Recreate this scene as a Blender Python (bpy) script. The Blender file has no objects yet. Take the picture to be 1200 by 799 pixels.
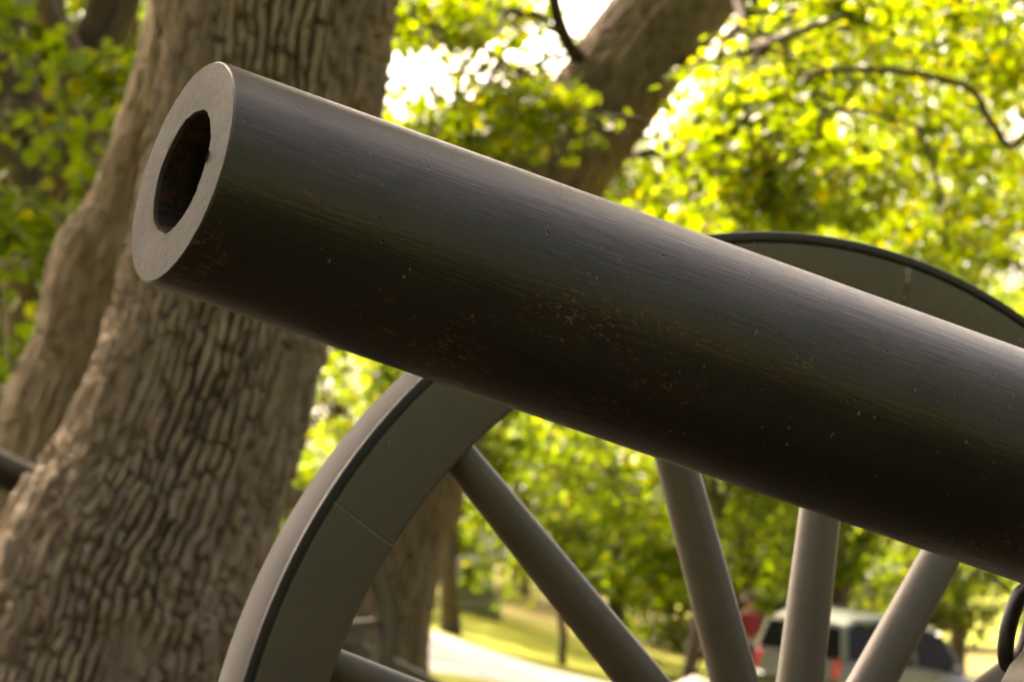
import bpy, math, random
import numpy as np
from mathutils import Matrix, Vector

SC = bpy.context.scene
COL = SC.collection
PI = math.pi

# ------------------------------------------------------------------ camera
CAM = np.array([-1.8537, -2.0654, 1.0482])
RIGHT = np.array([0.88342848, -0.4684517, 0.01035043])
UP = np.array([-0.04686227, -0.06635313, 0.99669513])
FWD = np.array([0.46621674, 0.88099391, 0.08057095])
FPX = 3333.333
cam_data = bpy.data.cameras.new('camera')
cam = bpy.data.objects.new('camera', cam_data)
COL.objects.link(cam)
cam_data.lens = 100.0
cam_data.sensor_width = 36.0
cam_data.clip_start = 0.05
cam_data.clip_end = 9000.0
cam_data.dof.use_dof = True
cam_data.dof.focus_distance = 2.36
cam_data.dof.aperture_fstop = 12.0
cam.matrix_world = Matrix(((RIGHT[0], UP[0], -FWD[0], CAM[0]),
                           (RIGHT[1], UP[1], -FWD[1], CAM[1]),
                           (RIGHT[2], UP[2], -FWD[2], CAM[2]),
                           (0, 0, 0, 1)))
SC.camera = cam

# ------------------------------------------------------------------ light
SUN_AZ_LEFT = math.radians(32.0)      # turned this far left of the view direction
SUN_EL = math.radians(43.0)
fh = np.array([FWD[0], FWD[1]]); fh /= np.linalg.norm(fh)
rh = np.array([fh[1], -fh[0]])
sd = fh * math.cos(SUN_AZ_LEFT) - rh * math.sin(SUN_AZ_LEFT)
SUN_DIR = Vector((sd[0] * math.cos(SUN_EL), sd[1] * math.cos(SUN_EL), math.sin(SUN_EL)))
world = bpy.data.worlds.new('World')
SC.world = world
world.use_nodes = True
wn = world.node_tree.nodes
wl = world.node_tree.links
wn.clear()
wo = wn.new('ShaderNodeOutputWorld')
wb = wn.new('ShaderNodeBackground')
ws = wn.new('ShaderNodeTexSky')
ws.sky_type = 'NISHITA'
ws.sun_disc = False
ws.sun_elevation = SUN_EL
ws.sun_rotation = math.atan2(sd[0], sd[1])
ws.air_density = 0.3
ws.dust_density = 8.0
ws.ozone_density = 0.0
wb.inputs['Strength'].default_value = 0.15
wl.new(ws.outputs[0], wb.inputs[0])
wl.new(wb.outputs[0], wo.inputs[0])
sun_data = bpy.data.lights.new('sun', 'SUN')
sun_data.energy = 3.1
sun_data.angle = math.radians(0.6)
sun_data.color = (1.0, 0.94, 0.84)
sun = bpy.data.objects.new('sun', sun_data)
COL.objects.link(sun)
sun.rotation_euler = SUN_DIR.to_track_quat('Z', 'Y').to_euler()
sun.location = (0, 0, 30)

vs = SC.view_settings
vs.view_transform = 'Standard'
vs.look = 'None'
vs.gamma = 1.0
vs.use_curve_mapping = False
vs.exposure = 2.62
vs.use_white_balance = True
vs.white_balance_temperature = 8000
vs.white_balance_tint = 12
SC.cycles.use_denoising = True
SC.cycles.max_bounces = 6
SC.cycles.use_adaptive_sampling = True
SC.cycles.adaptive_threshold = 0.02
SC.cycles.diffuse_bounces = 3
SC.cycles.glossy_bounces = 3
SC.cycles.transmission_bounces = 5
SC.cycles.caustics_reflective = False
SC.cycles.caustics_refractive = False


def at(px, py, depth):
    """World point seen at photograph pixel (px, py) at the given depth in metres."""
    return CAM + depth * (RIGHT * (px - 600) / FPX + UP * (399.5 - py) / FPX + FWD)


def ud(u, d):
    """Ground plan: u metres right of and d metres ahead of the camera."""
    return CAM[0] + rh[0] * u + fh[0] * d, CAM[1] + rh[1] * u + fh[1] * d


def to_ud(x, y):
    dx = x - CAM[0]; dy = y - CAM[1]
    return dx * rh[0] + dy * rh[1], dx * fh[0] + dy * fh[1]


def smooth(a, b, x):
    t = np.clip((np.asarray(x, float) - a) / (b - a), 0, 1)
    return t * t * (3 - 2 * t)


def ground_z(x, y):
    u, d = to_ud(np.asarray(x, float), np.asarray(y, float))
    s = smooth(19, 38, d)
    lat = -2.0 * np.tanh((u + 0.87) / 8.0)
    bank = 0.026 * np.clip(d - 47, 0, 60) * (1 - smooth(-1, 16, u))
    far = -0.022 * np.clip(d - 130, 0, 600) * smooth(2, 20, u)
    lump = 0.04 * np.sin(0.9 * x + 0.4 * y) * np.cos(0.7 * y - 0.3 * x)
    return s * (lat + bank + far) + lump * smooth(14, 30, d)


# ------------------------------------------------------------------ object helpers
def tag(o, label=None, cat=None, group=None, kind=None):
    if label: o['label'] = label
    if cat: o['category'] = cat
    if group: o['group'] = group
    if kind: o['kind'] = kind
    return o


def empty(name, loc=(0, 0, 0), rot=(0, 0, 0)):
    o = bpy.data.objects.new(name, None)
    o.empty_display_size = 0.2
    o.location = loc
    o.rotation_euler = rot
    COL.objects.link(o)
    return o


def mesh_np(name, verts, faces, mats, parent=None, smooth_shade=True, midx=None, loc=None, rot=None):
    """faces: int array (n,3)/(n,4) or a list of index lists."""
    me = bpy.data.meshes.new(name)
    if isinstance(faces, np.ndarray):
        n, k = faces.shape
        me.vertices.add(len(verts))
        me.vertices.foreach_set('co', np.ascontiguousarray(verts, np.float32).ravel())
        me.loops.add(n * k)
        me.loops.foreach_set('vertex_index', np.ascontiguousarray(faces, np.int32).ravel())
        me.polygons.add(n)
        me.polygons.foreach_set('loop_start', np.arange(0, n * k, k, dtype=np.int32))
        me.update(calc_edges=True)
    else:
        me.from_pydata([tuple(map(float, v)) for v in verts], [], [tuple(map(int, f)) for f in faces])
        me.update()
    if not isinstance(mats, (list, tuple)): mats = [mats]
    for m in mats: me.materials.append(m)
    if midx is not None:
        me.polygons.foreach_set('material_index', np.ascontiguousarray(midx, np.int32))
    if smooth_shade is True:
        me.polygons.foreach_set('use_smooth', np.ones(len(me.polygons), bool))
    elif isinstance(smooth_shade, (int, float)) and smooth_shade:
        me.polygons.foreach_set('use_smooth', np.ones(len(me.polygons), bool))
        me.set_sharp_from_angle(angle=math.radians(smooth_shade))
    o = bpy.data.objects.new(name, me)
    COL.objects.link(o)
    if parent is not None: o.parent = parent
    if loc is not None: o.location = loc
    if rot is not None: o.rotation_euler = rot
    return o


class MB:
    """Collects simple shapes for one mesh."""
    def __init__(self): self.v = []; self.f = []; self.m = []
    def add(self, vs_, fs, m=0):
        b = len(self.v)
        self.v += [tuple(map(float, q)) for q in vs_]
        for f in fs: self.f.append([b + i for i in f]); self.m.append(m)
    def box(self, c, s, m=0, bevel=0.0):
        cx, cy, cz = c; x, y, z = s[0] / 2, s[1] / 2, s[2] / 2
        if bevel <= 0:
            q = [(cx + a * x, cy + b * y, cz + d * z) for a in (-1, 1) for b in (-1, 1) for d in (-1, 1)]
            self.add(q, [(0, 1, 3, 2), (4, 6, 7, 5), (0, 4, 5, 1), (2, 3, 7, 6), (0, 2, 6, 4), (1, 5, 7, 3)], m)
            return
        k = bevel
        rings = []
        for d, ins in ((-z, k), (-z + k, 0), (z - k, 0), (z, k)):
            xx, yy = x - ins, y - ins
            rings.append([(cx + a, cy + b, cz + d) for a, b in
                          ((-xx + k, -yy), (xx - k, -yy), (xx, -yy + k), (xx, yy - k),
                           (xx - k, yy), (-xx + k, yy), (-xx, yy - k), (-xx, -yy + k))])
        self.loft(rings, m, caps=True)
    def loft(self, rings, m=0, caps=True, closed=True):
        n = len(rings[0]); vs_ = [p for r in rings for p in r]; fs = []
        for i in range(len(rings) - 1):
            for j in range(n if closed else n - 1):
                a = i * n + j; b = i * n + (j + 1) % n
                fs.append((a, b, b + n, a + n))
        if caps:
            fs.append(tuple(range(n - 1, -1, -1)))
            fs.append(tuple(range((len(rings) - 1) * n, len(rings) * n)))
        self.add(vs_, fs, m)
    def revolve(self, prof, n, axis='X', m=0, caps=False, origin=(0, 0, 0), ph=0.0):
        rings = []
        for s, r in prof:
            ring = []
            for k in range(n):
                a = 2 * PI * k / n + ph; c, q = r * math.cos(a), r * math.sin(a)
                p = {'X': (s, c, q), 'Y': (q, s, c), 'Z': (c, q, s)}[axis]
                ring.append((p[0] + origin[0], p[1] + origin[1], p[2] + origin[2]))
            rings.append(ring)
        self.loft(rings, m, caps)
    def tube(self, pts, rad, n=8, m=0, caps=True):
        pts = [Vector(p) for p in pts]; rings = []
        if not hasattr(rad, '__len__'): rad = [rad] * len(pts)
        prev = None
        for i, p in enumerate(pts):
            t = (pts[min(i + 1, len(pts) - 1)] - pts[max(i - 1, 0)]).normalized()
            if prev is None:
                a = Vector((0, 0, 1)) if abs(t.z) < .9 else Vector((1, 0, 0))
                x = t.cross(a).normalized()
            else:
                x = (prev - t * prev.dot(t)).normalized()
            prev = x; y = t.cross(x)
            rings.append([p + (x * math.cos(2 * PI * k / n) + y * math.sin(2 * PI * k / n)) * rad[i] for k in range(n)])
        self.loft(rings, m, caps)
    def prism(self, outline, y0, y1, m=0):
        """outline of (x, z), extruded along y"""
        n = len(outline)
        vs_ = [(x, y0, z) for x, z in outline] + [(x, y1, z) for x, z in outline]
        fs = [tuple(range(n)), tuple(range(2 * n - 1, n - 1, -1))]
        fs += [((i + 1) % n, i, i + n, (i + 1) % n + n) for i in range(n)]
        self.add(vs_, fs, m)
    def build(self, name, mats, parent=None, shade=35, loc=None, rot=None):
        return mesh_np(name, self.v, self.f, mats, parent, shade, self.m, loc, rot)


def bevel_mod(o, w, seg=2):
    b = o.modifiers.new('bevel', 'BEVEL'); b.width = w; b.segments = seg
    b.limit_method = 'ANGLE'; b.angle_limit = math.radians(35)
    return o


# ------------------------------------------------------------------ material helpers
class NT:
    def __init__(self, name):
        self.mat = bpy.data.materials.new(name); self.mat.use_nodes = True
        self.t = self.mat.node_tree; self.n = self.t.nodes; self.l = self.t.links
        self.n.clear()
        self.out = self.n.new('ShaderNodeOutputMaterial')
        self._tc = None
    def node(self, kind, **kw):
        o = self.n.new('ShaderNode' + kind)
        for k, v in kw.items(): setattr(o, k, v)
        return o
    def put(self, sock, v):
        if isinstance(v, bpy.types.NodeSocket): self.l.new(v, sock)
        elif v is not None:
            if hasattr(sock.default_value, '__len__') and not hasattr(v, '__len__'): v = (v, v, v)
            if hasattr(v, '__len__') and len(v) == 3 and len(sock.default_value) == 4: v = (*v, 1)
            sock.default_value = v
    def coord(self, which='Object'):
        if self._tc is None: self._tc = self.node('TexCoord')
        return self._tc.outputs[which]
    def mapping(self, scale=(1, 1, 1), loc=(0, 0, 0), rot=(0, 0, 0), src=None):
        m = self.node('Mapping'); self.l.new(src or self.coord(), m.inputs[0])
        m.inputs['Scale'].default_value = scale; m.inputs['Location'].default_value = loc
        m.inputs['Rotation'].default_value = rot
        return m.outputs[0]
    def noise(self, scale, detail=4, rough=.55, vec=None, dist=0.0):
        t = self.node('TexNoise'); self.l.new(vec or self.coord(), t.inputs['Vector'])
        t.inputs['Scale'].default_value = scale; t.inputs['Detail'].default_value = detail
        t.inputs['Roughness'].default_value = rough; t.inputs['Distortion'].default_value = dist
        return t.outputs[0]
    def voronoi(self, scale, vec=None, feature='F1', out='Distance', rand=1.0):
        t = self.node('TexVoronoi', feature=feature); self.l.new(vec or self.coord(), t.inputs['Vector'])
        t.inputs['Scale'].default_value = scale; t.inputs['Randomness'].default_value = rand
        return t.outputs[out]
    def ramp(self, fac, stops):
        r = self.node('ValToRGB'); self.put(r.inputs[0], fac)
        e = r.color_ramp.elements
        while len(e) < len(stops): e.new(0.5)
        for i, (p, c) in enumerate(stops):
            e[i].position = p
            if not hasattr(c, '__len__'): c = (c, c, c)
            e[i].color = (*c, 1) if len(c) == 3 else c
        return r.outputs[0]
    def mix(self, fac, a, b, blend='MIX'):
        m = self.node('Mix', data_type='RGBA', blend_type=blend)
        self.put(m.inputs[0], fac); self.put(m.inputs[6], a); self.put(m.inputs[7], b)
        return m.outputs[2]
    def math(self, op, a, b=None, c=None, clamp=False):
        m = self.node('Math', operation=op, use_clamp=clamp)
        self.put(m.inputs[0], a)
        if b is not None: self.put(m.inputs[1], b)
        if c is not None: self.put(m.inputs[2], c)
        return m.outputs[0]
    def bump(self, h, strength=.3, dist=.01, normal=None):
        b = self.node('Bump'); self.put(b.inputs['Height'], h)
        b.inputs['Strength'].default_value = strength; b.inputs['Distance'].default_value = dist
        if normal is not None: self.l.new(normal, b.inputs['Normal'])
        return b.outputs[0]
    def bsdf(self, color, rough=.6, normal=None, metal=0.0, spec=.5, **kw):
        b = self.node('BsdfPrincipled')
        self.put(b.inputs['Base Color'], color); self.put(b.inputs['Roughness'], rough)
        self.put(b.inputs['Metallic'], metal); self.put(b.inputs['Specular IOR Level'], spec)
        if normal is not None: self.l.new(normal, b.inputs['Normal'])
        for k, v in kw.items(): self.put(b.inputs[k], v)
        return b.outputs[0]
    def done(self, shader):
        self.l.new(shader, self.out.inputs[0]); return self.mat


def simple(name, color, rough=.6, metal=0.0, spec=.5, var=.15, scale=8.0, bump=0.0):
    t = NT(name)
    n = t.noise(scale, 5)
    c = t.mix(t.math('MULTIPLY', n, 1.0), tuple(x * (1 - var) for x in color), tuple(min(1, x * (1 + var)) for x in color))
    nb = t.bump(t.noise(scale * 6, 4), bump, .004) if bump else None
    return t.done(t.bsdf(c, rough, nb, metal, spec))


def mat_barrel():
    t = NT('barrel black paint')
    obj = t.coord()
    # fine brushed streaks along the tube
    streak = t.noise(1.0, 5, .65, t.mapping((14, 230, 230)), .5)
    streak2 = t.noise(1.0, 4, .6, t.mapping((7, 80, 80), (3, 1, 2)), .6)
    blot = t.noise(7, 6, .6)
    base = t.mix(t.ramp(blot, [(.35, 0), (.7, 1)]), (0.008, 0.0075, 0.0065), (0.016, 0.0145, 0.0125))
    # sky reflection painted as a paler colour on the upward side
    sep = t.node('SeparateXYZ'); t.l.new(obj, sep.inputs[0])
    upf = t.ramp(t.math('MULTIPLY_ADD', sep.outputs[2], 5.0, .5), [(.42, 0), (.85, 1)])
    sky_sheen = t.math('MULTIPLY', upf, t.ramp(t.noise(26, 6, .7, t.mapping((.5, 1, 1))), [(.3, .25), (.7, 1)]))
    base = t.mix(t.math('MULTIPLY', sky_sheen, .62), base, (0.125, 0.112, 0.098))
    base = t.mix(t.math('MULTIPLY', t.ramp(streak2, [(.55, 0), (.75, 1)]), .3), base, (0.03, 0.027, 0.024))
    # small pits on top
    pit = t.math('MULTIPLY', t.ramp(t.voronoi(110), [(.1, 1), (.2, 0)]), t.ramp(t.noise(40, 2), [(.56, 0), (.62, 1)]))
    # rust specks and pale chips gathered in patches
    low = t.ramp(t.math('MULTIPLY_ADD', sep.outputs[2], 5.0, .5), [(.25, 1), (.78, 0)])
    patch = t.ramp(t.noise(9, 4, .7, t.mapping((1, 1, 1), (4.2, .3, 1.1))), [(.52, 0), (.63, 1)])
    wire = t.noise(1.0, 3, .6, t.mapping((150, 330, 260), (1, 5, 2)), 1.2)
    sp = t.ramp(wire, [(.585, 0), (.65, 1)])
    rust = t.math('MULTIPLY', sp, t.math('MULTIPLY', low, t.math('MULTIPLY_ADD', patch, .9, .035)))
    fine = t.math('MULTIPLY', t.ramp(t.noise(1.0, 2, .5, t.mapping((300, 420, 420))), [(.61, 0), (.68, 1)]), t.math('MULTIPLY_ADD', low, .5, .05))
    v2 = t.node('TexVoronoi', feature='F1'); wob = t.node('VectorMath', operation='ADD'); t.l.new(t.mapping((1, .8, .6), (2, 2, 2)), wob.inputs[0])
    nz = t.node('TexNoise'); nz.inputs['Scale'].default_value = 220; t.l.new(t.coord(), nz.inputs['Vector'])
    sc_ = t.node('VectorMath', operation='SCALE'); t.l.new(nz.outputs['Color'], sc_.inputs[0]); sc_.inputs['Scale'].default_value = .006
    t.l.new(sc_.outputs[0], wob.inputs[1]); t.l.new(wob.outputs[0], v2.inputs[0]); v2.inputs['Scale'].default_value = 105
    pick = t.math('GREATER_THAN', t.math('FRACT', t.math('MULTIPLY', v2.outputs['Color'], 7.31)), .72)
    dot = t.math('MULTIPLY', t.ramp(v2.outputs['Distance'], [(.07, 1), (.14, 0)]), pick)
    dot = t.math('MULTIPLY', dot, t.ramp(t.noise(14, 3), [(.38, 0), (.55, 1)]))
    dot = t.math('MULTIPLY', dot, t.math('MULTIPLY_ADD', low, .75, .15))
    col = t.mix(t.math('MULTIPLY', fine, .35), base, (0.10, 0.062, 0.032))
    col = t.mix(t.math('MULTIPLY', rust, .75), col, t.mix(t.noise(30, 2), (0.15, 0.062, 0.026), (0.30, 0.165, 0.08)))
    col = t.mix(t.math('MULTIPLY', dot, .5), col, (0.52, 0.44, 0.35))
    col = t.mix(t.math('MULTIPLY', pit, .75), col, (0.012, 0.010, 0.009))
    h = t.math('MULTIPLY_ADD', streak, 1.0, t.math('MULTIPLY', streak2, .8))
    h = t.math('MULTIPLY_ADD', blot, .9, h)
    nb = t.bump(t.noise(5, 3, .5), .25, .006)
    nb = t.bump(h, .17, .0035, nb)
    nb = t.bump(t.math('SUBTRACT', t.math('MULTIPLY', pit, -1), t.math('MULTIPLY', rust, .5)), .5, .0008, nb)
    ro = t.math('MULTIPLY_ADD', t.noise(60, 4, .6), .12, .235)
    ro = t.math('ADD', ro, t.math('MULTIPLY', sky_sheen, .12))
    ro = t.math('ADD', ro, t.math('MULTIPLY', rust, .3))
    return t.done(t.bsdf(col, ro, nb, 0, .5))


def mat_face():
    t = NT('muzzle face worn paint')
    blot = t.noise(22, 6, .65)
    c = t.mix(t.ramp(blot, [(.3, 0), (.72, 1)]), (0.050, 0.052, 0.051), (0.078, 0.079, 0.078))
    c = t.mix(t.ramp(t.noise(160, 3, .6), [(.56, 0), (.68, .6)]), c, (0.030, 0.028, 0.025))
    scr = t.ramp(t.noise(1, 3, .6, t.mapping((60, 30, 420), (1, 2, 3), (.5, 0, 0))), [(.66, 0), (.72, .35)])
    c = t.mix(scr, c, (0.11, 0.10, 0.09))
    sep = t.node('SeparateXYZ'); t.l.new(t.coord(), sep.inputs[0])
    rad = t.math('SQRT', t.math('ADD', t.math('POWER', sep.outputs[1], 2), t.math('POWER', sep.outputs[2], 2)))
    turn = t.math('SINE', t.math('MULTIPLY_ADD', rad, 5200, t.math('MULTIPLY', t.noise(30, 2), 9)))
    stain = t.math('MULTIPLY', t.ramp(rad, [(.051, 1), (.058, 0)]), t.ramp(t.noise(38, 4, .6, t.mapping((1, 1, 1), (9, 2, 5))), [(.45, 0), (.62, .8)]))
    c = t.mix(stain, c, (0.055, 0.032, 0.020))
    dent = t.ramp(t.voronoi(75), [(.06, 0), (.14, 1)])
    c = t.mix(t.ramp(t.noise(5, 4, .6, t.mapping((1, 1, 1), (1, 4, 8))), [(.4, 0), (.7, .45)]), c, (0.048, 0.046, 0.042))
    nb = t.bump(t.math('ADD', t.noise(130, 5, .65), t.math('MULTIPLY_ADD', turn, .09, t.math('MULTIPLY', dent, .5))), .6, .0012)
    return t.done(t.bsdf(c, .8, nb, 0, .12))


def mat_bore():
    t = NT('bore rust with painted shade')
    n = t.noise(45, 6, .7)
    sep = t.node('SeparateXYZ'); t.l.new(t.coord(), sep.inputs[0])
    mouth = t.ramp(sep.outputs[0], [(.006, 1), (.03, 0)])  # rust at the mouth; deeper wall coloured near black for the bore's shade
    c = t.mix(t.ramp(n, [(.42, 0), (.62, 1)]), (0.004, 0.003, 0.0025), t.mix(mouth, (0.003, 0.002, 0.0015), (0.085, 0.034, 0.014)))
    nb = t.bump(t.noise(90, 5, .7), .9, .004)
    return t.done(t.bsdf(c, .8, nb, 0, .3))


def mat_carriage(name, col, var=.12, rough=.52, streak=None, spec=.5):
    t = NT(name)
    n = t.noise(5, 6, .6)
    c = t.mix(t.ramp(n, [(.3, 0), (.7, 1)]), tuple(x * (1 - var) for x in col), tuple(x * (1 + var) for x in col))
    grime = t.ramp(t.noise(40, 5, .7), [(.6, 0), (.75, .35)])
    c = t.mix(grime, c, tuple(x * .6 for x in col))
    wear = t.ramp(t.noise(1, 5, .65, t.mapping((9, 9, 9), (2, 7, 4)), .8), [(.5, 0), (.72, .45)])
    c = t.mix(wear, c, tuple(x * 1.45 for x in col))
    chip = t.ramp(t.noise(75, 3, .6, t.mapping((1, 1, 1), (7, 1, 3))), [(.715, 0), (.745, .7)])
    c = t.mix(chip, c, (0.27, 0.24, 0.20))
    if streak:
        sep = t.node('SeparateXYZ'); t.l.new(t.coord(), sep.inputs[0])
        x, z = sep.outputs[0], sep.outputs[2]
        wob = t.math('MULTIPLY_ADD', t.noise(60, 3), .012, -.006)
        cx = t.math('MULTIPLY_ADD', z, .134, .0679)      # centre line of the chipped run
        dx = t.math('ABSOLUTE', t.math('ADD', t.math('SUBTRACT', x, cx), wob))
        pale = t.math('MULTIPLY', t.math('LESS_THAN', dx, .0042), t.math('GREATER_THAN', z, .672))
        pale = t.math('MULTIPLY', pale, t.ramp(t.noise(140, 3), [(.3, .2), (.55, .8)]))
        brown = t.math('MULTIPLY', t.math('LESS_THAN', dx, .0055), t.math('MULTIPLY', t.math('GREATER_THAN', z, .646), t.math('LESS_THAN', z, .676)))
        brown = t.math('MULTIPLY', brown, t.ramp(t.noise(110, 3, .6, t.mapping((1, 1, 1), (3, 3, 3))), [(.38, .1), (.52, .9)]))
        c = t.mix(pale, c, (0.27, 0.25, 0.22))
        c = t.mix(brown, c, (0.10, 0.05, 0.03))
    nb = t.bump(t.math('MULTIPLY_ADD', t.noise(1, 4, .6, t.mapping((30, 30, 30))), 1, t.noise(160, 3)), .12, .003)
    return t.done(t.bsdf(c, t.math('MULTIPLY_ADD', t.noise(20, 3), .15, rough - .07), nb, 0, spec))


def mat_bark(name, a, b, c2, scale=1.0, bump=.5):
    t = NT(name)
    tone = None
    v = t.mapping((1, 1, .25))
    n1 = t.noise(14 * scale, 6, .65, v)
    n2 = t.noise(2.2 * scale, 4, .6)
    n3 = t.noise(60 * scale, 4, .6, v)
    col = t.mix(t.ramp(n1, [(.3, 0), (.7, 1)]), a, b)
    col = t.mix(t.ramp(n2, [(.45, 0), (.75, .7)]), col, c2)
    col = t.mix(t.math('MULTIPLY', t.ramp(n3, [(.55, 0), (.75, 1)]), .5), col, tuple(min(1, x * 1.35) for x in b))
    nb = t.bump(t.math('MULTIPLY_ADD', n3, .5, n1), bump, .02)
    return t.done(t.bsdf(col, .9, nb, 0, .15))


def mat_leaf(name, dark, light, warm, trans, warm_amt=.14, tw=.5, single=False):
    t = NT(name)
    rnd = t.node('ObjectInfo').outputs['Random'] if single else t.node('NewGeometry').outputs['Random Per Island']
    c = t.mix(rnd, dark, light)
    rn2 = t.math('FRACT', t.math('MULTIPLY', rnd, 37.7))
    pick = t.math('GREATER_THAN', rn2, 1 - warm_amt)
    c = t.mix(pick, c, warm)
    tr = t.mix(rnd, (trans[0] * .5, trans[1] * .6, trans[2] * .6), trans)
    tr = t.mix(pick, tr, (trans[0] * 1.25, trans[1] * .95, trans[2]))
    d = t.bsdf(c, .5, None, 0, .35)
    tl = t.node('BsdfTranslucent'); t.put(tl.inputs[0], tr)
    m = t.node('MixShader'); m.inputs[0].default_value = tw
    t.l.new(d, m.inputs[1]); t.l.new(tl.outputs[0], m.inputs[2])
    return t.done(m.outputs[0])


def mat_ground():
    t = NT('meadow ground')
    big = t.noise(.09, 5, .6)
    mid = t.noise(.8, 6, .65)
    fine = t.noise(9, 5, .7)
    c = t.mix(t.ramp(mid, [(.3, 0), (.7, 1)]), (0.14, 0.17, 0.012), (0.28, 0.28, 0.022))
    c = t.mix(t.ramp(fine, [(.4, 0), (.7, .6)]), c, (0.16, 0.18, 0.03))
    at_ = t.node('Attribute'); at_.attribute_name = 'dry'
    dry = t.math('ADD', at_.outputs['Fac'], t.math('MULTIPLY_ADD', big, .8, -.4), clamp=True)
    tan = t.mix(t.ramp(fine, [(.3, 0), (.7, 1)]), (0.13, 0.115, 0.03), (0.22, 0.175, 0.06))
    c = t.mix(t.math('MULTIPLY', dry, at_.outputs['Fac']), c, tan)
    mul = t.node('Attribute'); mul.attribute_name = 'mulch'
    brown = t.mix(t.ramp(fine, [(.3, 0), (.7, 1)]), (0.022, 0.016, 0.011), (0.06, 0.045, 0.032))
    c = t.mix(t.math('MULTIPLY', mul.outputs['Fac'], t.ramp(mid, [(.25, .75), (.5, 1)])), c, brown)
    nb = t.bump(t.math('ADD', fine, mid), .8, .06)
    return t.done(t.bsdf(c, .9, nb, 0, .1))


def mat_road():
    t = NT('pale concrete road')
    c = t.mix(t.ramp(t.noise(.5, 6, .65), [(.3, 0), (.7, 1)]), (0.20, 0.19, 0.18), (0.27, 0.255, 0.24))
    c = t.mix(t.ramp(t.noise(22, 4, .7), [(.55, 0), (.75, .5)]), c, (0.2, 0.185, 0.17))
    nb = t.bump(t.noise(60, 4, .7), .4, .01)
    return t.done(t.bsdf(c, .85, nb, 0, .2))


M = {}
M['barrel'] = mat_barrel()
M['face'] = mat_face()
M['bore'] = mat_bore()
OLIVE = (0.099, 0.089, 0.063)
M['olive'] = mat_carriage('olive drab carriage paint', OLIVE)
M['olive_chip'] = mat_carriage('olive drab carriage paint with chipped run', OLIVE, streak=True)
M['spoke'] = mat_carriage('spoke paint', (0.103, 0.091, 0.070), .14, .45)
M['iron'] = mat_carriage('black iron fitting', (0.012, 0.012, 0.011), .2, .42)
M['tread'] = mat_carriage('worn tyre tread with painted sky sheen', (0.098, 0.095, 0.096), .2, .8, None, .12)
M['seam'] = simple('joint filler', (0.19, 0.175, 0.15), .7, var=.3, scale=60)
M['bark_main'] = mat_bark('furrowed grey brown bark', (0.16, 0.125, 0.098), (0.42, 0.35, 0.285), (0.30, 0.243, 0.195), 1.0, .7)
M['bark'] = mat_bark('brown bark', (0.15, 0.116, 0.093), (0.35, 0.285, 0.23), (0.26, 0.21, 0.172), 1.0, .7)
M['bark_dark'] = mat_bark('dark bark', (0.05, 0.038, 0.028), (0.115, 0.088, 0.066), (0.08, 0.062, 0.046), 1.0, .7)
M['leaf'] = mat_leaf('maple leaf', (0.035, 0.075, 0.008), (0.12, 0.145, 0.012), (0.17, 0.13, 0.012), (0.32, 0.40, 0.010), .13, .58)
M['leaf_single'] = mat_leaf('single maple leaf', (0.035, 0.075, 0.008), (0.12, 0.145, 0.012), (0.17, 0.13, 0.012), (0.32, 0.40, 0.010), .13, .58, True)
M['leaf_deep'] = mat_leaf('deep green leaf', (0.045, 0.08, 0.006), (0.10, 0.125, 0.008), (0.13, 0.12, 0.01), (0.24, 0.33, 0.008), .10, .52)
M['leaf_far'] = mat_leaf('far leaf', (0.055, 0.10, 0.010), (0.12, 0.15, 0.014), (0.15, 0.15, 0.014), (0.33, 0.43, 0.014), .10, .58)
M['ground'] = mat_ground()
M['road'] = mat_road()

# ------------------------------------------------------------------ terrain and road
def build_ground():
    def axis(lo, hi, n, k):
        s = np.linspace(-1, 1, n)
        t = np.sinh(k * s) / math.sinh(k)
        return np.where(t < 0, -t * lo, t * hi)
    us = axis(-3500, 3500, 261, 7.6)
    ds = axis(-400, 4500, 301, 7.0)
    U, D = np.meshgrid(us, ds)
    x, y = ud(U, D)
    z = ground_z(x, y)
    v = np.stack([x, y, z], -1).reshape(-1, 3)
    nu, nd = len(us), len(ds)
    i = np.arange(nd - 1)[:, None] * nu + np.arange(nu - 1)[None]
    f = np.stack([i, i + 1, i + nu + 1, i + nu], -1).reshape(-1, 4)
    o = mesh_np('ground', v, f, M['ground'])
    a = o.data.attributes.new('dry', 'FLOAT', 'POINT')
    dry = smooth(51, 66, D + 0.5 * np.sin(U)) * (1 - smooth(105, 150, D))
    a.data.foreach_set('value', dry.astype(np.float32).ravel())
    a = o.data.attributes.new('mulch', 'FLOAT', 'POINT')
    a.data.foreach_set('value', (1 - smooth(9, 19, np.hypot(U, D - 5))).astype(np.float32).ravel())
    tag(o, 'sloping grass ground with a dry tan meadow beyond the road', None, None, 'structure')
    return o


build_ground()


def catmull(pts, n):
    pts = np.array(pts, float)
    P = np.vstack([2 * pts[0] - pts[1], pts, 2 * pts[-1] - pts[-2]])
    out = []
    for i in range(1, len(P) - 2):
        t = np.linspace(0, 1, n, endpoint=False)[:, None]
        a, b, c, d = P[i - 1], P[i], P[i + 1], P[i + 2]
        out.append(.5 * (2 * b + (c - a) * t + (2 * a - 5 * b + 4 * c - d) * t ** 2 + (3 * b - a - 3 * c + d) * t ** 3))
    out.append(P[-2][None])
    return np.vstack(out)


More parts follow.
